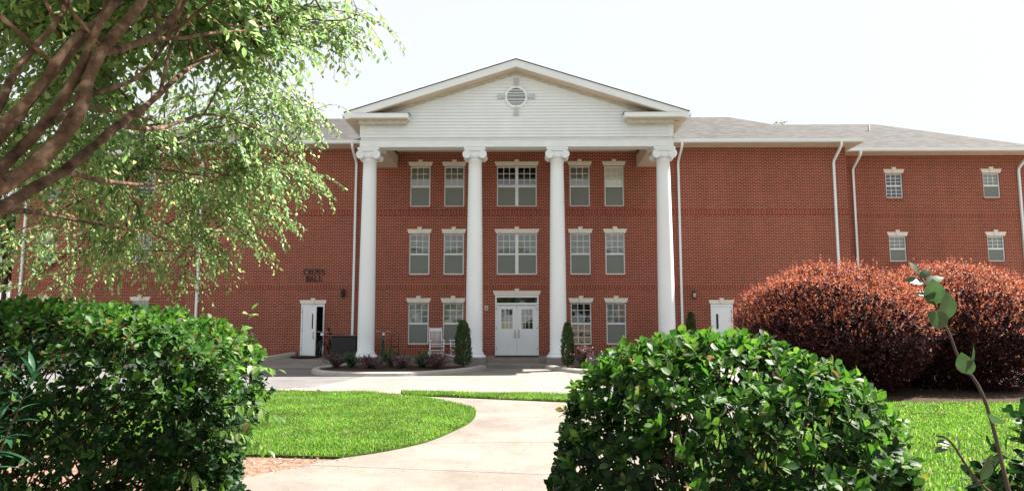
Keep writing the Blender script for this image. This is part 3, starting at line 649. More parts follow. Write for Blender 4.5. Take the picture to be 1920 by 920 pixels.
MB().lathe([(0.365, 0.0), (0.365, 0.003)], (0, YF-0.026, VC[1]), 40, 'y').build('vent_backing', M_char, pd_)
for a in range(4):
    ks = MB()
    c, s_ = math.cos(a*math.pi/2), math.sin(a*math.pi/2)
    pts = [(0.42, -0.05), (0.73, -0.10), (0.73, 0.10), (0.42, 0.05)]
    ks.prism_y([(VC[0]+p*c-q*s_, VC[1]+p*s_+q*c) for p, q in pts], YF-0.09, YF-0.02)
    ks.build('vent_keystone', M_zinc, pd_)
# columns
YC = 26.47
for cx in (-5.80, -1.625, 1.605, 5.78):
    prof = []
    for k in range(15):
        t = k/14; r_ = 0.322-0.064*max(0, (t-0.15)/0.85)**1.4; prof.append((r_, 0.60+t*(8.0-0.60)))
    prof = [(0.345, 0.56), (0.335, 0.585)]+prof+[(0.285, 8.01), (0.285, 8.05), (0.262, 8.06), (0.262, 8.12)]
    sh = MB().lathe(prof, (cx, YC, 0), 40).build('column', M_white, hall)
    MB().lathe([(0.43, 0.365), (0.45, 0.39), (0.45, 0.44), (0.42, 0.465), (0.365, 0.49), (0.36, 0.51), (0.375, 0.535), (0.36, 0.56)], (cx, YC, 0), 40).build('base', M_white, sh)
    MB().box(cx-0.46, cx+0.46, YC-0.47, YC+0.45, -0.005, 0.36).build('plinth', M_conc, sh, bevel=0.012)
    c = MB(); c.lathe([(0.27, 8.10), (0.33, 8.15), (0.345, 8.2), (0.33, 8.25)], (cx, YC, 0), 40)
    c.box(cx-0.33, cx+0.33, YC-0.30, YC+0.30, 8.235, 8.36)
    c.box(cx-0.39, cx+0.39, YC-0.34, YC+0.34, 8.37, 8.43); c.box(cx-0.42, cx+0.42, YC-0.36, YC+0.36, 8.43, 8.515)
    for s in (-1, 1):
        vx, vz = cx+s*0.315, 8.225
        c.lathe([(0.15, -0.36), (0.158, -0.345), (0.155, -0.29), (0.115, -0.2), (0.095, 0), (0.115, 0.2), (0.155, 0.29), (0.158, 0.345), (0.15, 0.36)], (vx, YC, vz), 28, 'y')
        for yy in (-0.362, 0.362):
            sp_ = []
            for k in range(36):
                t = k/35; a = t*2.3*2*math.pi; r_ = 0.142*(1-t)+0.022
                sp_.append((vx-s*r_*math.sin(a)*-1, YC+yy, vz+r_*math.cos(a)))
            c.tube(sp_, [0.014*(1-0.5*k/35) for k in range(36)], 5)
    c.build('capital', M_white, sh)

# ------------------------------------------------------------------ things on and by the hall
# lettering over the side door: strokes with slab serifs
def stroke_letter(ch, x, z, h, wd, y):
    m = MB(); t = 0.030; d0, d1 = y-0.04, y-0.012
    def bar(p, q, tt=t):
        (x0, z0), (x1, z1) = p, q; dx, dz = x1-x0, z1-z0; L_ = math.hypot(dx, dz); nx, nz = -dz/L_*tt/2, dx/L_*tt/2
        m.prism_y([(x0+nx, z0+nz), (x1+nx, z1+nz), (x1-nx, z1-nz), (x0-nx, z0-nz)], d0, d1)
    def arc(cx, cz, rx, rz_, a0, a1, n=14):
        pts = [(cx+rx*math.cos(R(a0+(a1-a0)*k/n)), cz+rz_*math.sin(R(a0+(a1-a0)*k/n))) for k in range(n+1)]
        for p, q in zip(pts[:-1], pts[1:]): bar(p, q)
    def serif(px_, pz): bar((px_-0.035, pz), (px_+0.035, pz), 0.016)
    c, mz = x+wd/2, z+h/2
    if ch == 'C': arc(c, mz, wd/2, h/2, 50, 310); bar((c+wd*.34, z+h), (c+wd*.34, z+h*.72), .016)
    if ch == 'O': arc(c, mz, wd/2, h/2, 0, 360, 22)
    if ch == 'S': arc(c, z+h*.74, wd*.42, h*.25, 20, 270); arc(c, z+h*.25, wd*.42, h*.25, 90, -160)
    if ch == 'R':
        bar((x+.03, z), (x+.03, z+h)); arc(x+wd*.45, z+h*.74, wd*.42, h*.25, -90, 90); bar((x+.03, z+h-.01), (x+wd*.5, z+h-.01), .022); bar((x+.03, z+h*.49), (x+wd*.5, z+h*.49), .022); bar((x+wd*.5, z+h*.49), (x+wd, z)); serif(x+.03, z); serif(x+wd, z)
    if ch == 'H':
        for xx in (x+.03, x+wd-.03): bar((xx, z), (xx, z+h)); serif(xx, z); serif(xx, z+h)
        bar((x+.03, mz), (x+wd-.03, mz), .02)
    if ch == 'A': bar((x, z), (c, z+h), .02); bar((c, z+h), (x+wd, z)); bar((x+wd*.22, z+h*.36), (x+wd*.78, z+h*.36), .018); serif(x, z); serif(x+wd, z)
    if ch == 'L': bar((x+.03, z), (x+.03, z+h)); bar((x+.02, z+.01), (x+wd, z+.01), .022); bar((x+wd, z), (x+wd, z+h*.22), .018); serif(x+.03, z+h)
    return m
sg = thing('wall_lettering', 'two lines of black metal letters mounted on the brick above the left side door', 'sign', (-8.7, YW, 3.7))
x = -9.16
for ch in 'CROSS':
    stroke_letter(ch, x, 3.74, 0.235, 0.15, YW).build('letter', M_black, sg); x += 0.188
x = -9.06
for ch in 'HALL':
    stroke_letter(ch, x, 3.43, 0.235, 0.15, YW).build('letter', M_black, sg); x += 0.185

def lantern(x, z, label, pale_pane):
    t = thing('wall_lantern', label, 'wall lamp', (x, YW, z), 'lanterns on the brick wall')
    MB().box(x-0.05, x+0.05, YW-0.02, YW, z-0.16, z+0.16).tube([(x, YW-0.02, z+0.05), (x, YW-0.10, z+0.20), (x, YW-0.16, z+0.16)], 0.012, 6).build('bracket', M_black, t)
    m = MB()
    for k in range(6):
        a = k*math.pi/3; m.tube([(x+.055*math.cos(a), YW-.16+.055*math.sin(a), z-.12), (x+.085*math.cos(a), YW-.16+.085*math.sin(a), z+.07)], 0.006, 4)
    m.lathe([(0.03, -0.18), (0.06, -0.13), (0.06, -0.115)], (x, YW-.16, z), 6, smooth=False).lathe([(0.095, 0.07), (0.10, 0.085), (0.03, 0.16), (0.008, 0.20)], (x, YW-.16, z), 6, smooth=False)
    m.build('lantern_frame', M_black, t)
    MB().lathe([(0.052, -0.115), (0.08, 0.07)], (x, YW-.16, z), 6, smooth=False).build('lamp_glass', M_lamp if pale_pane else M_char, t)  # pale pane on one lantern, charcoal on the other
lantern(-7.42, 2.92, 'black wall lantern on the brick between the left side door and the white downspout', False)
lantern(7.52, 2.86, 'bronze and pale glass wall lantern on the brick right of the portico', True)
def wbox(name, label, cat, x, z, w_, h_, d, mat, mat2):
    t = thing(name, label, cat, (x, YW, z))
    MB().box(x-w_/2, x+w_/2, YW-d, YW, z-h_/2, z+h_/2).build('housing', mat, t, bevel=0.008)
    MB().box(x-w_*.25, x+w_*.25, YW-d-.01, YW-d+.004, z-h_*.25, z+h_*.2).build('cover_plate', mat2, t)
wbox('alarm_box', 'small cream alarm box on the brick between second column and entrance door', 'alarm box', -1.30, 2.30, 0.15, 0.19, 0.06, M_cream, M_brass)
wbox('card_reader', 'small black reader on the brick beside the open side door', 'card reader', -8.02, 1.40, 0.09, 0.12, 0.05, M_black, M_char)
wbox('card_reader', 'small dark reader on the brick left of the closed side door', 'card reader', 8.02, 1.40, 0.09, 0.12, 0.05, M_char, M_black)

def mat_(x0, x1, y0, y1, z, label):
    pts = [(x0, y1), (x0, y0+0.15)]+[(x0+(x1-x0)*k/10, y0+0.15-0.15*math.sin(math.pi*k/10)) for k in range(1, 10)]+[(x1, y0+0.15), (x1, y1)]
    tagt(MB().prism_z(pts, z, z+0.018).build('doormat', M_mat), label, 'doormat')
mat_(-0.90, 0.90, 27.9, 29.0, 0.302, 'black rounded doormat in front of the white double entrance doors')
t_ = MB().prism_z([(-9.35, 29.0), (-9.35, 28.35), (-9.0, 28.2), (-8.6, 28.2), (-8.25, 28.35), (-8.2, 29.0)], 0.255, 0.31).build('doormat', M_mat)
tagt(t_, 'dark doormat outside the half open side door', 'doormat')

# black cabinet by the downspout
cb = thing('utility_cabinet', 'black boxy utility cabinet against the brick beside the first column', 'cabinet', (-7.1, 28.5, 0.28))
MB().box(-7.62, -6.62, 28.2, 28.95, 0.26, 1.10).build('body', M_char, cb, bevel=0.015)
MB().box(-7.65, -6.59, 28.17, 28.98, 1.103, 1.15).build('lid', M_black, cb, bevel=0.012)
gm = MB()
for k in range(12): gm.box(-7.52, -6.72, 28.192, 28.202, 0.36+k*0.058, 0.385+k*0.058)
gm.build('grille', M_black, cb)

# bicycles seen end on
def bicycle(x, y, z, label, frame_mat, yaw=0.0):
    t = thing('bicycle', label, 'bicycle', (x, y, z), 'bicycles parked against the brick wall'); t.rotation_euler = (0, 0, yaw)
    L_ = dict(local=True)
    for (wy) in (-0.52, 0.52):
        w_ = MB(); n = 26
        circ = [(0, wy+0.33*math.cos(2*math.pi*k/n), 0.345+0.33*math.sin(2*math.pi*k/n)) for k in range(n+1)]
        wh = w_.tube(circ, 0.022, 6).build('wheel', M_black, t, **L_)
        sp = MB()
        for k in range(10):
            a = math.pi*k/5; sp.tube([(0.02*(-1)**k, wy, 0.345), (0, wy+0.31*math.cos(a), 0.345+0.31*math.sin(a))], 0.003, 3)
        sp.build('spokes', M_steel, wh, **L_)
    f = MB()
    for p, q in (((0, .16, .30), (0, .30, .86)), ((0, .16, .30), (0, -.36, .80)), ((0, .27, .76), (0, -.37, .86)), ((.03, .52, .345), (.02, .16, .30)), ((-.03, .52, .345), (-.02, .16, .30)), ((.03, .52, .345), (.01, .27, .74)), ((-.03, .52, .345), (-.01, .27, .74))): f.tube([p, q], 0.016, 6)
    f.build('frame', frame_mat, t, **L_)
    MB().tube([(.05, -.52, .345), (.05, -.42, .66), (0, -.38, .74), (0, -.35, .96)], .013, 6).tube([(-.05, -.52, .345), (-.05, -.42, .66), (0, -.38, .74)], .013, 6).build('fork', frame_mat, t, **L_)
    h = MB().tube([(-.31, -.30, 1.02), (-.2, -.38, 1.04), (0, -.40, 1.0), (.2, -.38, 1.04), (.31, -.30, 1.02)], .013, 6).build('handlebar', M_steel, t, **L_)
    MB().box(-.05, .05, -.45, -.42, .88, .97).build('reflector', M_white, h, **L_)
    MB().sphere((0, .34, .93), .1, 10, 6, (.75, 1.3, .42)).build('saddle', M_black, t, **L_)
    MB().tube([(-.09, .16, .30), (.09, .16, .30)], .02, 6).box(-.14, -.07, .11, .21, .36, .385).box(.07, .14, .11, .21, .21, .235).build('pedals', M_black, t, **L_)
bicycle(-5.55, 28.45, 0.302, 'teal framed bicycle with black basket parked beside the first column', M_tube, 0.25)
bicycle(-7.93, 28.55, 0.285, 'black bicycle parked between side door and dark cabinet', M_black, -0.15)
t_ = thing('wire_rack', 'thin black wire rack standing between bicycle and brick wall', 'rack', (-5.05, 28.7, 0.3))
m = MB()
for xx in (-5.25, -4.95): m.tube([(xx, 28.75, 0.302), (xx, 28.75, 1.15), (xx+.1, 28.75, 1.2)], .014, 6)
m.build('upright', M_black, t_)
m = MB()
for zz in (.42, .7, .98): m.tube([(-5.25, 28.75, zz), (-4.95, 28.75, zz)], .010, 6)
m.build('shelf_rail', M_black, t_)

# rocking chairs
def rocking_chair():
    t = thing('rocking_chair', '', 'rocking chair', (0, 0, 0), 'rocking chairs on the porch')
    L_ = dict(local=True)
    for s in (-1, 1):
        rk = [(s*.27, -.48+k*.11, .02+0.10*((k-4.3)/4.7)**2) for k in range(11)]
        MB().tube(rk, .022, 4, sq=True).build('rocker', M_white, t, **L_)
        MB().tube([(s*.27, -.26, .06), (s*.28, -.27, .66)], .021, 8).build('leg', M_white, t, **L_)
        MB().tube([(s*.25, .22, .05), (s*.25, .22, .44), (s*.24, .42, 1.18)], .021, 8).build('back_post', M_white, t, **L_)
        MB().box(s*.22, s*.34, -.34, .27, .655, .685).build('armrest', M_white, t, bevel=.008, **L_)
    m = MB()
    for k in range(7): m.box(-.27, .27, -.26+k*.068, -.205+k*.068, .43-k*.006, .452-k*.006)
    m.build('seat', M_white, t, **L_)
    m = MB()
    for k in range(8):
        xx = -.175+k*.05; m.tube([(xx, .235, .52), (xx, .395, 1.08)], .013, 5)
    m.tube([(-.25, .225, .50), (.25, .225, .50)], .022, 6); m.box(-.25, .25, .375, .405, 1.04, 1.16)
    m.build('backrest', M_white, t, **L_)
    m = MB()
    for zz in (.16, .28): m.tube([(-.27, -.265, zz), (.27, -.265, zz)], .015, 6)
    m.tube([(-.25, .22, .2), (.25, .22, .2)], .014, 6)
    for s in (-1, 1): m.tube([(s*.27, -.262, .24), (s*.25, .22, .24)], .014, 6)
    m.build('stretcher', M_white, t, **L_)
    return t
def dup(root, loc, rz, label):
    r_ = root.copy(); COL.objects.link(r_); r_.location = loc; r_.rotation_euler = (0, 0, rz); r_['label'] = label
    for ch in list(root.children):
        c = ch.copy(); COL.objects.link(c); c.parent = r_
    return r_
rc = rocking_chair(); rc.location = (-3.28, 28.1, 0.302); rc.rotation_euler = (0, 0, 0.22); rc['label'] = 'white slatted rocking chair standing in front of the brick between two ground floor windows'
dup(rc, (-2.36, 28.15, 0.302), -1.15, 'white rocking chair turned sideways, half hidden by the clipped conifer and second column')

# ------------------------------------------------------------------ lawns of real blades
def in_poly(P, poly):
    poly = np.array(poly); x, y = P[:, 0], P[:, 1]; ins = np.zeros(len(P), bool); j = len(poly)-1
    for i in range(len(poly)):
        xi, yi = poly[i]; xj, yj = poly[j]
        c = ((yi > y) != (yj > y)) & (x < (xj-xi)*(y-yi)/(yj-yi+1e-12)+xi); ins ^= c; j = i
    return ins
def blades(name, poly, n, h, label, lim=None):
    poly = np.array(poly); lo, hi = poly.min(0), poly.max(0)
    if lim: lo = np.maximum(lo, lim[0]); hi = np.minimum(hi, lim[1])
    P = rng.uniform(lo, hi, (int(n*2.2), 2)); P = P[in_poly(P, poly)][:n]; n = len(P)
    cl = np.sin(P[:, 0]*2.1+np.sin(P[:, 1]*1.3)*2)*np.sin(P[:, 1]*2.7+P[:, 0])    # growth patches
    hh = h*rng.uniform(0.5, 1.25, n)*(1+0.22*cl)
    a = rng.uniform(0, 6.28, n); tilt = rng.uniform(0.05, 0.75, n)
    dx, dy = np.cos(a), np.sin(a); w_ = rng.uniform(0.0028, 0.0048, n)*(1+P[:, 1]/14)
    b = np.c_[P, np.full(n, 0.028)]
    sx, sy = -dy*w_, dx*w_
    mid = b+np.c_[dx*hh*.25*tilt, dy*hh*.25*tilt, hh*.6]; tip = b+np.c_[dx*hh*tilt, dy*hh*tilt, hh*(1-.35*tilt)]
    side = np.c_[sx, sy, np.zeros(n)]
    Vv = np.stack([b-side, b+side, mid+side*.8, mid-side*.8, tip+side*.12, tip-side*.12], 1).reshape(-1, 3)
    k = (np.arange(n)*6)[:, None]; Fv = np.concatenate([k+np.array([[0, 1, 2, 3]]), k+np.array([[3, 2, 4, 5]])], 0)
    o = link_mesh(name, np_mesh(name, Vv, Fv, True), M_grass)
    tagt(o, label, 'grass', kind='stuff'); return o
blades('lawn_grass', lawn_l, 130000, 0.055, 'sunlit short lawn between the left hedge and the driveway', ((-7.5, 9), (0, 18)))
blades('lawn_grass', strip, 40000, 0.07, 'narrow strip of grass between footpath and driveway', ((-3, 14.5), (9.6, 18)))
blades('lawn_grass', lawn_r, 130000, 0.055, 'lawn between the red shrubs and the right hedge', ((1.9, 5.0), (14, 16)))

# leaf litter on bare soil
n = 2600; P = np.c_[rng.uniform(-5.0, -2.0, n), rng.uniform(6.5, 9.75, n), np.full(n, 0.008)]
keep = (P[:, 1] > 7.75+(P[:, 0]+3.3)*1.25) & (P[:, 1] < 9.6); P = P[keep]; n = len(P)
P[:, 2] += rng.uniform(0, 0.02, n)
D = rng.normal(size=(n, 3)); D[:, 2] *= 0.15; U = np.c_[rng.normal(0, .35, n), rng.normal(0, .35, n), np.ones(n)]
o = scatter('leaf_litter', leaf_tpl(1, .45, 2, .5, .3, -.1), P, D, U, rng.uniform(.015, .055, n), M_litter, None); tagt(o, 'dry leaves and bark scattered on red soil beside the lawn', 'leaf litter', kind='stuff')
n = 420; P = np.c_[rng.uniform(-3.2, 2.2, n), rng.uniform(7.0, 16, n), np.full(n, .018)]; P = P[in_poly(P[:, :2], path_pts)]; n = len(P)
D = rng.normal(size=(n, 3)); D[:, 2] *= .1; U = np.c_[rng.normal(0, .3, n), rng.normal(0, .3, n), np.ones(n)]
o = scatter('leaf_litter', leaf_tpl(1, .45, 2, .5, .3, -.1), P, D, U, rng.uniform(.012, .035, n), M_litter, None); tagt(o, 'few small dry leaves scattered over the pale concrete footpath', 'leaf litter', kind='stuff')
# bark chips in the kerbed beds
n = 6000; P = np.c_[rng.uniform(-7, 7.1, n), rng.uniform(22.3, 26.0, n), np.zeros(n)]
kp = in_poly(P[:, :2], [tuple(p) for p in kl]) | in_poly(P[:, :2], [tuple(p) for p in kr]); P = P[kp]; n = len(P); P[:, 2] = 0.115+rng.uniform(0, 0.05, n)
D = rng.normal(size=(n, 3)); D[:, 2] *= .2; U = np.c_[rng.normal(0, .4, n), rng.normal(0, .4, n), np.ones(n)]
o = scatter('bark_mulch', leaf_tpl(1, .4, 1, .5, .1, 0), P, D, U, rng.uniform(.03, .09, n), M_litter if False else M_mulch, None); tagt(o, 'brown bark chips spread in the kerbed planting beds', 'mulch', kind='stuff')

# stones along the far edge of the lawn
def stone(x, y, s, label, group='stones along the lawn edge'):
    bm = bmesh.new(); bmesh.ops.create_icosphere(bm, subdivisions=2, radius=s)
    ph = rng.uniform(0, 6, 3)
    for v in bm.verts:
        k = 1+0.22*math.sin(v.co.x/s*2.3+ph[0])*math.sin(v.co.y/s*2.9+ph[1])+0.1*math.sin(v.co.z/s*4+ph[2]); v.co *= k; v.co.z *= .62; v.co.x *= 1.35
    me = bpy.data.meshes.new('edging_stone'); bm.to_mesh(me); bm.free(); o = link_mesh('edging_stone', me, M_rock); o.location = (x, y, s*.35+.01); o.rotation_euler = (0, 0, rng.uniform(0, 3))
    tagt(o, label, 'stone', group); return o
for k in range(12):
    stone(-6.75+k*0.165+rng.uniform(-.03, .03), 17.50+rng.uniform(-.06, .06), rng.uniform(.06, .10), 'pinkish stone in the low row edging the lawn beside the driveway')
stone(-2.88, 17.0, .085, 'single reddish stone lying at the left tip of the narrow grass strip', None)

# ------------------------------------------------------------------ planting
T_OV = leaf_tpl(1, .60, 4, .62, .20, .12)       # obovate hedge leaf
T_EL = leaf_tpl(1, .52, 3, .48, .25, .25)       # elliptic tree leaf
T_SM = leaf_tpl(1, .55, 2, .5, .2, .1)          # small shrub leaf
T_LN = leaf_tpl(1, .17, 5, .45, .3, .35)        # lance leaf
def shrub_stems(T, base_c, base_r, k, z0, r0=.011):
    idx = rng.choice(len(T), min(k, len(T)), replace=False); out = []
    for i in idx:
        b = np.array([base_c[0]+rng.normal(0, base_r[0]*.35), base_c[1]+rng.normal(0, base_r[1]*.35), z0])
        e = T[i]; mid = b*.5+e*.5+rng.normal(0, .05, 3); m1 = b*.78+e*.22+rng.normal(0, .04, 3); m2 = b*.2+e*.8+rng.normal(0, .04, 3)
        m1[2] += .05; P = cr([b, m1, mid, m2, e], 3); out.append((P, list(np.linspace(r0, .002, len(P)))))
    return out
def hedge(name, label, c, r, ntip, L, mat, seed, p=2.6, amp=.07, zlo=-.9, per=8, inner=.5, nst=160, cat='hedge', stem_r=.011, tpl=T_OV, thin_low=.6, taper=0.0, new=None, slope=0.0):
    t = thing(name, label, cat, (c[0], c[1], 0))
    T, N = hedge_pts(ntip, c, r, p, amp, zlo, 3.0, seed)
    zrel = (T[:, 2]-c[2])/r[2]; keep = rng.uniform(0, 1, len(T)) < np.clip(1-thin_low*np.clip(-zrel-.0, 0, 1), .15, 1); T, N = T[keep], N[keep]
    zrel = (T[:, 2]-c[2])/r[2]; T[:, 0] = c[0]+(T[:, 0]-c[0])*(1+taper*np.minimum(zrel-.2, 0)); T[:, 2] -= slope*np.maximum(T[:, 0]-c[0], 0)*np.clip(zrel, 0, 1)
    Dr = unit(N+np.array([0, 0, .55])+rng.normal(0, .38, N.shape))
    lit_young = (rng.uniform(0, 1, len(T)) < np.clip((N[:, 2]-.05)*1.4+.22*N[:, 0], .04, .9)) if new else np.zeros(len(T), bool)  # upper and sunward tips take the lighter leaf: sunlight painted in
    if new: scatter('lit_new_growth', tpl, *rosettes(T[lit_young]+Dr[lit_young]*.02, Dr[lit_young], per, L*1.02), new, t)
    A = rosettes(T[~lit_young], Dr[~lit_young], per, L)
    ni = int(len(T)*inner); j = rng.choice(len(T), ni)
    Ti = np.array(c)+(T[j]-np.array(c))*rng.uniform(.72, .95, ni)[:, None]; B = rosettes(Ti, unit(N[j]+rng.normal(0, .6, (ni, 3))), max(3, per-3), L*.95)
    scatter('foliage', tpl, *[np.concatenate([a, b]) for a, b in zip(A, B)], mat, t)
    stem_mesh('stems', shrub_stems(T, c[:2], r[:2], nst, 0.0, stem_r), M_twig, t)
    return t, T, N
hedge('hedge_shrub', 'dense dark green broadleaf hedge on the left under the overhanging tree', (-3.38, 4.35, 1.01), (1.82, .74, .92), 4300, .070, M_hedge, 3, p=3.9, amp=.045, nst=280, inner=.8, thin_low=.3, taper=.12, new=M_hedge_lit_new, slope=.015)
hedge('hedge_shrub', 'round topped green hedge right of the footpath with glossy paddle shaped leaves', (1.12, 3.3, .86), (.80, .74, .87), 2000, .073, M_hedge, 5, p=2.35, amp=.045, nst=240, inner=.6, thin_low=.4, new=M_hedge_lit_new)

# leafy vine shoots leaning out of the left hedge
def sprays(name, label, paths, tpl, L, mat, stem_r, cat, pair=True, step=.06, droop=.3, group=None, tip=True):
    base = paths[0][0]; t = thing(name, label, cat, tuple(base), group); st = []; P = []; D = []; U = []; Sc = []
    for path in paths:
        C_ = cr(path, 6); st.append((C_, list(np.linspace(stem_r, .0015, len(C_)))))
        seg = np.linalg.norm(np.diff(C_, axis=0), axis=1).cumsum(); tot = seg[-1]; k = 0; s = tot*.18
        while s < tot:
            i = int(np.searchsorted(seg, s)); i = min(i, len(C_)-2); tg = unit((C_[i+1]-C_[i])[None])[0]
            side = unit(np.cross(tg, [0, 0, 1.0])[None])[0]; sg_ = 1 if k % 2 else -1
            d = tg*.55+side*sg_*rng.uniform(.6, 1)+np.array([0, 0, -droop])+rng.normal(0, .2, 3)
            P.append(C_[i]); D.append(d); U.append(np.array([0, 0, 1.0])+rng.normal(0, .35, 3)); Sc.append(L*rng.uniform(.7, 1.1)); k += 1; s += step*rng.uniform(.7, 1.3)
        if tip: P.append(C_[-1]); D.append(C_[-1]-C_[-2]); U.append(np.array([0, 0, 1.0])); Sc.append(L*.8)
    stem_mesh('stems', st, M_twig, t, 5); scatter('foliage', tpl, P, D, U, Sc, mat, t); return t
sprays('vine_shoot', 'pale leafy vine shoot hanging out low from the left hedge over the lawn', [[(-2.0, 4.2, 1.1), (-1.6, 4.05, 1.30), (-1.38, 3.98, 1.36), (-1.18, 3.92, 1.30)], [(-2.0, 4.2, 1.1), (-1.6, 4.0, 1.22), (-1.38, 3.95, 1.2), (-1.22, 3.9, 1.12)], [(-2.0, 4.2, 1.0), (-1.65, 3.9, 1.0), (-1.5, 3.8, .92)]], T_EL, .075, M_vine, .005, 'vine', step=.028, droop=.8)
sprays('vine_shoot', 'bright leafy vine shoot rising from the right end of the left hedge', [[(-2.0, 4.3, 1.2), (-1.65, 4.15, 1.5), (-1.50, 4.05, 1.72), (-1.38, 4.0, 1.90)], [(-2.0, 4.3, 1.2), (-1.6, 4.1, 1.5), (-1.4, 4.0, 1.58), (-1.2, 3.95, 1.56)], [(-2.0, 4.3, 1.3), (-1.65, 4.1, 1.6), (-1.5, 4.05, 1.70), (-1.36, 4.0, 1.70)]], T_EL, .075, M_vine, .005, 'vine', step=.028, droop=.35)
# lance leaved shoot
def lance():
    t = thing('lance_leaf_plant', 'dark plant with long narrow leaves in front of the left hedge', 'plant', (-2.35, 3.1, 0)); st = []; P = []; D = []; U = []; Sc = []
    for (ex, ey, ez) in [(-2.28, 3.15, 1.63), (-2.08, 3.2, 1.58), (-2.42, 3.1, 1.50), (-2.2, 3.15, 1.4)]:
        C_ = cr([(-2.35, 3.1, 0), (-2.32, 3.1, .7), (ex*.5-1.17, ey, ez*.72+.1), (ex, ey, ez)], 6); st.append((C_, list(np.linspace(.008, .003, len(C_)))))
        for k in range(22):
            i = len(C_)-1-int(k*.32); a = k*2.4; el = .35+k*.06
            d = np.array([math.cos(a)*math.sin(el), math.sin(a)*math.sin(el), math.cos(el)]); P.append(C_[i]); D.append(d); U.append(np.array([-math.cos(a)*math.cos(el), -math.sin(a)*math.cos(el), math.sin(el)])); Sc.append(rng.uniform(.09, .16))
    stem_mesh('stems', st, M_twig, t, 5); scatter('foliage', T_LN, P, D, U, Sc, M_lance, t)
lance()
# thin sapling close to the camera on the right
def sapling():
    t = thing('sapling', 'thin bare stemmed sapling with a few large round leaves on the right', 'sapling', (.93, 1.02, 0))
    C_ = cr([(.93, 1.0, 0), (.925, 1.0, .9), (.922, 1.044, 1.5), (.930, 1.080, 1.64), (.927, 1.108, 1.734), (.912, 1.133, 1.783), (.908, 1.149, 1.825), (.900, 1.165, 1.865), (.890, 1.171, 1.901), (.884, 1.185, 1.925)], 5)
    side = cr([(.925, 1.05, 1.57), (.88, 1.06, 1.61), (.85, 1.07, 1.665), (.835, 1.08, 1.672)], 5)
    stem_mesh('stem', [(C_, list(np.linspace(.0042, .0011, len(C_)))), (side, list(np.linspace(.0025, .0012, len(side))))], M_twig, t, 6)
    L_ = [((.899, 1.17, 1.872), (-.25, -.5, .75), (-.25, -.9, -.2), .056), ((.904, 1.155, 1.845), (.05, -.4, .9), (.2, -.9, -.1), .058), ((.905, 1.15, 1.838), (-.6, -.3, .35), (-.2, -.9, -.1), .05),
          ((.915, 1.125, 1.765), (.45, -.2, .9), (.85, -.45, .0), .05), ((.918, 1.12, 1.76), (-.35, -.2, .65), (-.6, -.7, 0), .045), ((.889, 1.175, 1.908), (.6, -.1, .35), (0, -.5, .8), .038), ((.888, 1.178, 1.91), (-.9, -.1, .25), (0, -.6, .7), .036), ((.886, 1.18, 1.918), (.6, 0, .8), (-.3, -.5, .5), .026), ((.884, 1.185, 1.925), (-.4, 0, .9), (.3, -.5, .3), .03), ((.893, 1.17, 1.89), (-.8, -.2, .1), (0, -.5, .8), .028),
          ((.928, 1.09, 1.69), (-.1, -.6, .3), (.3, -.5, .8), .04), ((.885, 1.06, 1.61), (.3, -.3, .8), (.3, -.8, 0), .042), ((.85, 1.07, 1.66), (-.9, 0, .3), (0, -.5, .8), .024), ((.86, 1.07, 1.65), (.2, 0, .9), (.6, -.6, 0), .026), ((.845, 1.07, 1.655), (-.8, -.1, -.1), (0, -.3, .9), .024), ((.92, 1.045, 1.575), (-.7, -.3, -.05), (-.1, -.8, .5), .05)]
    P, D, U, Sc = zip(*L_); scatter('leaves', leaf_tpl(1, .70, 5, .5, .22, .2), P, D, U, np.array(Sc)*.86, M_sap, t)
sapling()
hedge('low_shrub', 'green broadleaf shrub tucked in the lower right corner beside the sapling', (1.64, 1.8, .85), (.33, .34, .74), 560, .06, M_hedge, 11, p=2.2, amp=.08, nst=60, cat='shrub', stem_r=.006)

# big red shrubs
def mound(label, c, r, n, seed, L):
    t = thing('red_shrub', label, 'shrub', (c[0], c[1], 0), 'clipped red shrubs on the right')
    T, N = hedge_pts(n, c, r, 1.9, .05, -.96, 4.5, seed)
    Dr = unit(N+np.array([0, 0, .4])+rng.normal(0, .35, N.shape)); lit_young = rng.uniform(0, 1, len(T)) < np.clip(N[:, 2]*1.7-.30+.22*N[:, 0], .025, .92)  # redder towards top and sun side: new shoots plus painted sunlight
    j = rng.choice(len(T), n*2//3); Ti = np.array(c)+(T[j]-np.array(c))*rng.uniform(.80, .96, len(j))[:, None]; B = rosettes(Ti, unit(N[j]+rng.normal(0, .6, (len(j), 3))), 4, L*1.05)
    A = rosettes(T[~lit_young], Dr[~lit_young], 5, L, (.3, 1.1), .05)
    j = rng.choice(len(T), n); Ti = np.array(c)+(T[j]-np.array(c))*rng.uniform(.5, .85, n)[:, None]; B2 = rosettes(Ti, rnd_dirs(n), 4, L*1.5)
    scatter('foliage', T_SM, *[np.concatenate(q) for q in zip(A, B, B2)], M_red, t)
    k = rng.choice(np.flatnonzero(N[:, 2] > -.1), n//10); E = [rosettes(T[lit_young], Dr[lit_young], 5, L, (.3, 1.1), .05)]      # fresh shoots on the upper side, sunlit tone put into their colour
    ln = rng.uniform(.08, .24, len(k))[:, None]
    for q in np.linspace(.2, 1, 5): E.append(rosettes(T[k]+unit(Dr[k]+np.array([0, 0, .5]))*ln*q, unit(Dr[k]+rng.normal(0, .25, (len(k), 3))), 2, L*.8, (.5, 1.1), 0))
    scatter('lit_new_growth', T_SM, *[np.concatenate(q) for q in zip(*E)], M_red_lit_new, t)
    stem_mesh('stems', shrub_stems(T[T[:, 2] > c[2]], c[:2], (r[0]*.5, r[1]*.5), 70, 0.0, .018), M_twig, t)
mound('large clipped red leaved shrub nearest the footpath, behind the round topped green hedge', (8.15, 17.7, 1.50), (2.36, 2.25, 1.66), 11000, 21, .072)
mound('large clipped red leaved shrub partly cut by the right picture edge behind the sapling', (11.75, 18.7, 1.50), (2.45, 2.25, 1.78), 11000, 22, .072)
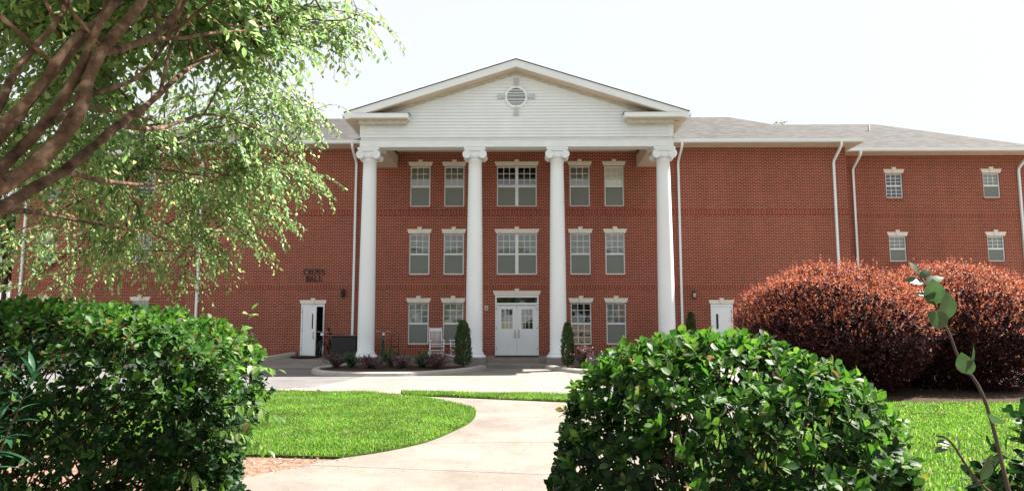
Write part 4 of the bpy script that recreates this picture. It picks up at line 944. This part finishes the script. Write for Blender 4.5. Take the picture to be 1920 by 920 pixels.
t_ = hedge('pale_shrub', 'pale green flowering shrub showing behind the red shrub at far right', (18.2, 25.0, 1.15), (.9, .8, 1.1), 350, .10, M_vine, 31, p=2.1, amp=.1, nst=30, cat='shrub', tpl=T_SM)

# clipped conifers
def conifer(x, y, z, h, r, label, seed):
    t = thing('conifer', label, 'conifer', (x, y, z), 'clipped columnar conifers by the portico'); rg = np.random.default_rng(seed)
    n = int(2600*h*r*4); u = rg.uniform(0, 1, n)**.8; a = rg.uniform(0, 6.28, n)
    pr = r*np.minimum(1, (u*9+.45))*np.sqrt(np.clip(1-u**2.6, 0, 1))**.9*(1+.10*np.sin(a*5+u*9)+.07*np.sin(a*3-u*23)); rr = pr*rg.uniform(.7, 1.05, n)
    P = np.c_[x+rr*np.cos(a), y+rr*np.sin(a), z+.04+u*h*.97]
    D = np.c_[np.cos(a)*.5, np.sin(a)*.5, np.full(n, .9)]+rg.normal(0, .3, (n, 3)); U = np.c_[np.cos(a), np.sin(a), np.zeros(n)]+rg.normal(0, .6, (n, 3))
    scatter('foliage', leaf_tpl(1, .42, 2, .5, .3, .1), P, D, U, rg.uniform(.05, .10, n), M_conif, t)
    MB().tube([(x, y, z-.03), (x, y, z+h*.85)], [.035, .01], 8).build('trunk', M_bark, t)
conifer(-1.93, 25.0, .12, 1.62, .29, 'thick dark green clipped conifer in front of the second column', 1)
conifer(1.86, 24.9, .12, 1.56, .21, 'slim brownish green conifer beside the third column', 2)
conifer(6.95, 27.5, .30, 1.78, .20, 'thin conifer against the brick right of the fourth column', 3)

# low shrubs in the kerbed beds
def bush(x, y, h, r, mat, label, seed, L=.06, name='low_shrub', arch=.5, group='low shrubs in the kerbed beds'):
    t = thing(name, label, 'shrub', (x, y, .1), group); rg = np.random.default_rng(seed); st = []; P = []; D = []; U = []; Sc = []
    for k in range(46):
        a = rg.uniform(0, 6.28); sp = r*rg.uniform(.25, 1.05); hh = h*rg.uniform(.5, 1.05)*(1-.3*(sp/r)**2)
        C_ = cr([(x, y, .1), (x+math.cos(a)*sp*.35, y+math.sin(a)*sp*.35, .1+hh*.62), (x+math.cos(a)*sp, y+math.sin(a)*sp, .1+hh)], 6); st.append((C_, list(np.linspace(.006, .0015, len(C_)))))
        for i in range(3, len(C_)):
            for q in range(5):
                P.append(C_[i]+rg.normal(0, .025, 3)); D.append(rg.normal(0, 1, 3)+np.array([math.cos(a)*.5, math.sin(a)*.5, .5])); U.append(np.array([0, 0, 1.])+rg.normal(0, .5, 3)); Sc.append(L*rg.uniform(.6, 1.2))
    stem_mesh('stems', st, M_twig, t, 4); scatter('foliage', T_SM, P, D, U, Sc, mat, t)
PB = [(-6.35, 24.3, .60, .58, M_purple, 'purple leaved shrub at the rounded left end of the left bed'), (-5.75, 24.0, .62, .34, M_green, 'small bright green shrub right beside the leftmost purple shrub'),
      (-5.0, 23.7, .50, .62, M_purple, 'purple shrub spreading in front of the first column base'), (-4.45, 24.5, .70, .45, M_green, 'dull green shrub behind the row of purple shrubs near the bicycle'),
      (-3.95, 23.8, .55, .6, M_purple, 'purple shrub in the middle of the left bed'), (-3.30, 24.3, .62, .42, M_green, 'dark green shrub in front of the upright rocking chair'),
      (-2.75, 24.0, .55, .58, M_purple, 'purple shrub next to the thick clipped conifer'), (2.35, 24.6, .85, .45, M_purple, 'sunlit pinkish purple shrub beside the slim conifer right of the steps'),
      (3.2, 24.8, .6, .45, M_green, 'green shrub in the right bed behind the round topped hedge')]
for i, b in enumerate(PB): bush(*b, seed=50+i)

# far trees
def far_tree(x, y, h, r, label, seed, n=5000, L=.22, trunk_r=.2):
    t = thing('background_tree', label, 'tree', (x, y, 0), 'trees beyond the hall'); rg = np.random.default_rng(seed)
    lobes = [(np.array([x, y, h*.68])+rg.normal(0, 1, 3)*np.array([r*.5, r*.5, h*.14]), r*rg.uniform(.35, .6)) for _ in range(12)]
    P = []; 
    for c, q in lobes:
        d = unit(rg.normal(size=(n//12, 3))); P.append(c+d*q*(rg.uniform(.4, 1.05, (n//12, 1))))
    P = np.vstack(P); m_ = len(P)
    scatter('crown', T_SM, P, rg.normal(size=(m_, 3)), np.c_[rg.normal(0, .6, m_), rg.normal(0, .6, m_), np.ones(m_)], rg.uniform(.6, 1.2, m_)*L, M_far, t)
    br = [(cr([(x, y, 0), (x+.1, y, h*.35), (x, y, h*.8)], 4), list(np.linspace(trunk_r, trunk_r*.2, 9)))]
    for c, q in lobes: br.append(([(x, y, h*.4), tuple((c+np.array([x, y, h*.45]))/2), tuple(c)], [trunk_r*.5, trunk_r*.3, .03]))
    stem_mesh('trunk', br, M_bark, t, 6)
far_tree(-25.9, 34.0, 8.5, 2.8, 'leafy tree beyond the left end of the hall, lowest at the picture edge', 71, 9000, .2)
far_tree(22.0, 52.0, 18.0, 2.6, 'tree top just showing over the roof ridge on the right', 73, 2600, .3)

# ------------------------------------------------------------------ the overhanging tree on the left
TR = (-1.75, 1.45, 0.0)
tree = thing('crape_myrtle_tree', 'multi stemmed tree with smooth brown limbs arching over the left hedge', 'tree', TR)
LIMBS = {
'L1': ([(-1.628, 2.186, 2.388), (-1.609, 2.279, 2.581), (-1.634, 2.35, 2.702), (-1.627, 2.432, 2.844), (-1.614, 2.517, 2.975), (-1.604, 2.588, 3.117), (-1.579, 2.641, 3.303), (-1.6, 2.9, 3.8)], .020, .010, 1),
'L2': ([(-1.503, 2.038, 2.335), (-1.494, 2.141, 2.472), (-1.445, 2.206, 2.593), (-1.396, 2.252, 2.741), (-1.384, 2.335, 2.869), (-1.403, 2.508, 3.024), (-1.371, 2.58, 3.179), (-1.3, 2.7, 3.7)], .023, .012, 1),
'L3': ([(-1.568, 2.12, 2.319), (-1.558, 2.227, 2.449), (-1.532, 2.325, 2.62), (-1.468, 2.421, 2.834), (-1.448, 2.503, 2.972), (-1.422, 2.582, 3.113), (-1.408, 2.635, 3.276), (-1.45, 2.7, 3.9)], .021, .012, 1),
'L4': ([(-1.52, 2.054, 2.188), (-1.504, 2.169, 2.334), (-1.457, 2.237, 2.459), (-1.411, 2.294, 2.594), (-1.374, 2.333, 2.734), (-1.369, 2.364, 2.825), (-1.326, 2.355, 2.911), (-1.308, 2.42, 3.065), (-1.2, 2.5, 3.6)], .027, .014, 1),
'L5': ([(-1.456, 1.976, 2.183), (-1.446, 2.1, 2.263), (-1.405, 2.177, 2.346), (-1.361, 2.243, 2.46), (-1.335, 2.29, 2.573), (-1.337, 2.318, 2.669), (-1.341, 2.387, 2.814), (-1.323, 2.469, 2.942), (-1.3, 2.548, 3.074), (-1.288, 2.6, 3.234), (-1.2, 2.7, 3.8)], .037, .022, 1),
'L6': ([(-1.531, 2.056, 2.106), (-1.509, 2.189, 2.205), (-1.497, 2.309, 2.295), (-1.473, 2.431, 2.387), (-1.471, 2.586, 2.517), (-1.468, 2.734, 2.645), (-1.476, 2.928, 2.781), (-1.507, 3.108, 2.908), (-1.536, 3.376, 3.111), (-1.553, 3.556, 3.235), (-1.583, 3.922, 3.463)], .030, .013, 1),
'B1': ([(-1.341, 2.387, 2.814), (-1.349, 2.536, 2.895), (-1.333, 2.687, 2.998), (-1.364, 2.86, 3.125), (-1.383, 3.01, 3.308), (-1.385, 3.06, 3.451), (-1.3, 3.2, 3.9)], .023, .012, 0),
'B2': ([(-1.333, 2.687, 2.998), (-1.356, 2.986, 3.125), (-1.389, 3.366, 3.315), (-1.439, 3.838, 3.532), (-1.462, 4.303, 3.779)], .013, .009, 0),
'B3': ([(-1.345, 2.273, 2.606), (-1.388, 2.515, 2.722), (-1.453, 2.794, 2.86), (-1.476, 2.97, 3.003), (-1.502, 3.13, 3.171), (-1.497, 3.197, 3.302), (-1.479, 3.251, 3.466), (-1.5, 3.4, 3.9)], .013, .008, 0),
'B4': ([(-1.507, 3.108, 2.908), (-1.514, 3.163, 3.072), (-1.528, 3.228, 3.193), (-1.548, 3.371, 3.396), (-1.576, 3.507, 3.593)], .012, .007, 0),
'B5': ([(-1.456, 2.234, 2.473), (-1.53, 2.464, 2.59), (-1.63, 2.729, 2.723), (-1.82, 3.296, 2.876), (-2.029, 4.078, 3.051), (-2.6, 5.0, 3.3)], .017, .008, 0),
'B6': ([(-1.473, 2.431, 2.387), (-1.778, 3.179, 2.5), (-2.077, 4.143, 2.68), (-2.34, 5.317, 2.979), (-2.381, 6.365, 3.2)], .019, .006, 0),
'B7': ([(-1.468, 2.734, 2.645), (-1.753, 3.575, 2.873), (-1.917, 4.541, 3.242), (-2.055, 5.875, 3.48), (-2.007, 6.772, 3.45)], .019, .006, 0),
'B8': ([(-1.509, 2.189, 2.205), (-1.994, 3.065, 2.329), (-2.46, 4.193, 2.437), (-2.751, 5.411, 2.52), (-2.862, 6.489, 2.446)], .018, .006, 0),
'B9': ([(-1.462, 4.303, 3.779), (-1.29, 4.697, 4.058), (-1.082, 4.942, 4.15), (-0.952, 5.187, 4.174)], .009, .003, 0)}
mb = MB(); nodes = []
for k, (pts, r0, r1, root) in LIMBS.items():
    pts = list(pts)
    if root:
        a = np.array(pts[0]); pts = [np.array(TR)+rng.normal(0, .05, 3)*np.array([1, 1, 0]), np.array(TR)*.55+a*.45+np.array([-.05, 0, .1])]+[np.array(q) for q in pts]
    C_ = cr(pts, 6); m_ = len(C_)
    rad = np.linspace(r0*(.84 if root else .72), r1*.72, m_)*(1+.07*np.sin(np.arange(m_)*.9+rng.uniform(0, 6))+rng.normal(0, .035, m_))
    mb.tube(C_, list(rad), 12)
    if root: nodes += [tuple(p) for p in C_[m_//2:]]
    else: nodes += [tuple(p) for p in C_]
# twig lobes: centre, radii, number of twigs, droop, leaf size
LOBES = [((-1.30, 4.95, 4.10), (.42, .6, .26), 46, .25), ((-1.62, 4.45, 3.85), (.5, .6, .30), 70, .25), ((-1.80, 3.85, 3.60), (.5, .6, .30), 80, .25), ((-2.0, 3.4, 3.45), (.55, .5, .35), 80, .2), ((-2.4, 3.6, 3.35), (.6, .6, .4), 80, .2),
         ((-3.3, 4.4, 3.75), (.9, .8, .5), 80, .3), ((-2.6, 5.3, 4.1), (.9, .8, .45), 70, .3), ((-4.2, 5.6, 3.6), (.9, .8, .6), 60, .5), ((-2.9, 4.2, 3.15), (.6, .7, .45), 80, .35), ((-3.4, 4.8, 2.85), (.7, .7, .45), 60, .5), ((-2.2, 5.9, 3.80), (.6, .9, .40), 90, .5), ((-2.1, 6.3, 3.85), (.45, .7, .35), 50, .6), ((-2.5, 5.6, 3.40), (.8, .8, .40), 90, .5),
         ((-2.9, 5.2, 3.2), (.7, .8, .45), 80, .5), ((-2.6, 6.5, 3.20), (.8, .9, .35), 115, .7), ((-2.3, 6.9, 3.30), (.50, .7, .28), 40, .6), ((-3.1, 6.2, 2.95), (.8, .9, .40), 105, .7), ((-3.5, 5.6, 2.8), (.8, .8, .40), 85, .7),
         ((-2.85, 7.1, 2.85), (.6, .8, .30), 50, .8), ((-3.4, 6.7, 2.60), (.8, .8, .32), 64, .85), ((-3.9, 6.2, 2.60), (.8, .8, .35), 60, .8), ((-3.1, 7.0, 2.45), (.7, .5, .25), 26, .9), ((-3.8, 6.6, 2.35), (.9, .5, .28), 36, .9), ((-4.4, 6.4, 2.5), (.8, .6, .4), 50, .8),
         ((-.75, 2.75, 3.85), (.6, .5, .25), 42, .1), ((-.2, 2.95, 4.4), (.6, .5, .3), 36, .1), ((-1.35, 2.4, 3.8), (.5, .5, .25), 40, .1), ((-.5, 3.3, 4.1), (.6, .5, .3), 34, .1), ((.1, 3.2, 5.0), (.7, .6, .3), 30, .1), ((-1.6, .6, 3.9), (1.5, 1.0, .5), 110, .1), ((-.2, 1.2, 4.6), (1.2, 1.0, .5), 90, .1),
         # crown over and beside the camera's left, out of the picture: shades the hedge
         ((-1.6, 3.4, 4.3), (1.0, 1.1, .45), 90, .2), ((-.9, 3.4, 4.6), (.9, .9, .4), 60, .2), ((-2.6, 2.4, 4.2), (1.0, 1.0, .6), 70, .2), ((-1.4, 4.6, 4.9), (.9, .8, .5), 60, .2), ((-2.6, 4.4, 4.5), (1.1, 1.0, .6), 70, .2)]
NODE = np.array(nodes); P = []; D = []; U = []; Sc = []
LOBES.sort(key=lambda q: np.linalg.norm(np.array(q[0])-np.array([-1.45, 2.2, 2.8])))
for c, r_, ntw, drp in LOBES:
    c = np.array(c); r_ = np.array(r_); over = c[2] > 4.15; ntw = int(ntw*(2.7 if over else 2.2 if c[1] < 5.3 and c[1] > 2.9 else 1.25 if c[2] > 3 else .85)); new_nodes = []
    brs = []
    for h in range(6):                                # branches running out through the clump, each from its own place on a limb
        dd_ = np.linalg.norm(NODE-c, axis=1); ok = NODE[dd_ < max(np.partition(dd_, 3)[3], np.sort(dd_)[0]+.55)]; nb = ok[rng.integers(len(ok))]
        d = unit((c-nb)[None]*np.array([[1, 1, .5]])+rng.normal(size=(1, 3))*.55)[0]; e = c+d*r_*rng.uniform(.5, 1.0)-np.array([0, 0, .10*drp])
        B_ = cr([nb, nb*.6+e*.4+np.array([0, 0, .10*np.linalg.norm(e-nb)])+rng.normal(0, .07, 3), nb*.22+e*.78+np.array([0, 0, .09*np.linalg.norm(e-nb)])+rng.normal(0, .06, 3), e], 6)
        mb.tube(B_, list(np.linspace(.0075, .002, len(B_))), 5); brs.append(B_); new_nodes += [p for p in B_[6::2]]
    NODE = np.vstack([NODE, np.array(new_nodes)])
    for q in range(ntw):
        B_ = brs[rng.integers(6)]; k = rng.integers(int(len(B_)*.38), len(B_)); a = B_[k]; tg = unit((B_[min(k+1, len(B_)-1)]-B_[k-1])[None])[0]
        ln = rng.uniform(.22, .5); d = unit((tg*.75+rng.normal(0, .6, 3)*np.array([1, 1, .5])-np.array([0, 0, .15*drp]))[None])[0]
        if abs((a+d*ln-c)/r_).max() > 1.5: d = unit((c-a)[None]+rng.normal(0, .2, 3))[0]
        W_ = cr([a, a+d*ln*.35+np.array([0, 0, .02]), a+d*ln*.72-np.array([0, 0, .03*drp]), a+d*ln-np.array([0, 0, .06+.14*drp*rng.uniform(.3, 1.3)])], 4)
        mb.tube(W_, list(np.linspace(.0028, .0009, len(W_))), 3)
        nl = int(ln*42*rng.uniform(.8, 1.2)); ii = np.linspace(1.5, len(W_)-1.01, nl); i0 = ii.astype(int); fr = (ii-i0)[:, None]
        Q = W_[i0]*(1-fr)+W_[i0+1]*fr; t2 = unit(W_[i0+1]-W_[i0]); sd = unit(np.cross(t2, np.array([0, 0, 1.0])+rng.normal(0, .3, 3)))*np.where(np.arange(nl) % 2, 1, -1)[:, None]
        P.append(Q); D.append(t2*.6+sd*.8+rng.normal(0, .3, (nl, 3))-np.array([0, 0, .15+.25*drp])); U.append(np.array([0, 0, 1.0])+rng.normal(0, .45, (nl, 3))); Sc.append(rng.uniform(.032, .056, nl)*(1.45 if over else (1.15 if c[1] < 4.6 else 1)*rng.uniform(.8, 1.2)))
mb.build('trunk', M_bark, tree, fixn=False)
scatter('crown', T_EL, np.vstack(P), np.vstack(D), np.vstack(U), np.concatenate(Sc), M_tree, tree)
print('tree leaves', sum(len(p) for p in P))

# the wood across the lawn behind the photographer, mirrored in the hall's windows
P = []
for k in range(30):
    c = np.array([-34+k*2.4+rng.normal(0, .8), -20+rng.normal(0, 2.5), 0]); h = rng.uniform(6.5, 12.5)
    if k % 7 == 3: h *= .55
    for q in range(5):
        d = unit(rng.normal(size=(110, 3))); P.append(c+np.array([rng.normal(0, .8), rng.normal(0, .8), h*rng.uniform(.3, .85)])+d*rng.uniform(.5, 1.1, (110, 1))*np.array([1.8, 1.8, 1.5]))
P = np.vstack(P); n = len(P)
o = scatter('distant_wood', T_SM, P, rng.normal(size=(n, 3)), rng.normal(size=(n, 3)), rng.uniform(.5, .9, n), M_far, None); tagt(o, 'wood of green trees reflected in the windows of the hall', 'wood', kind='stuff')
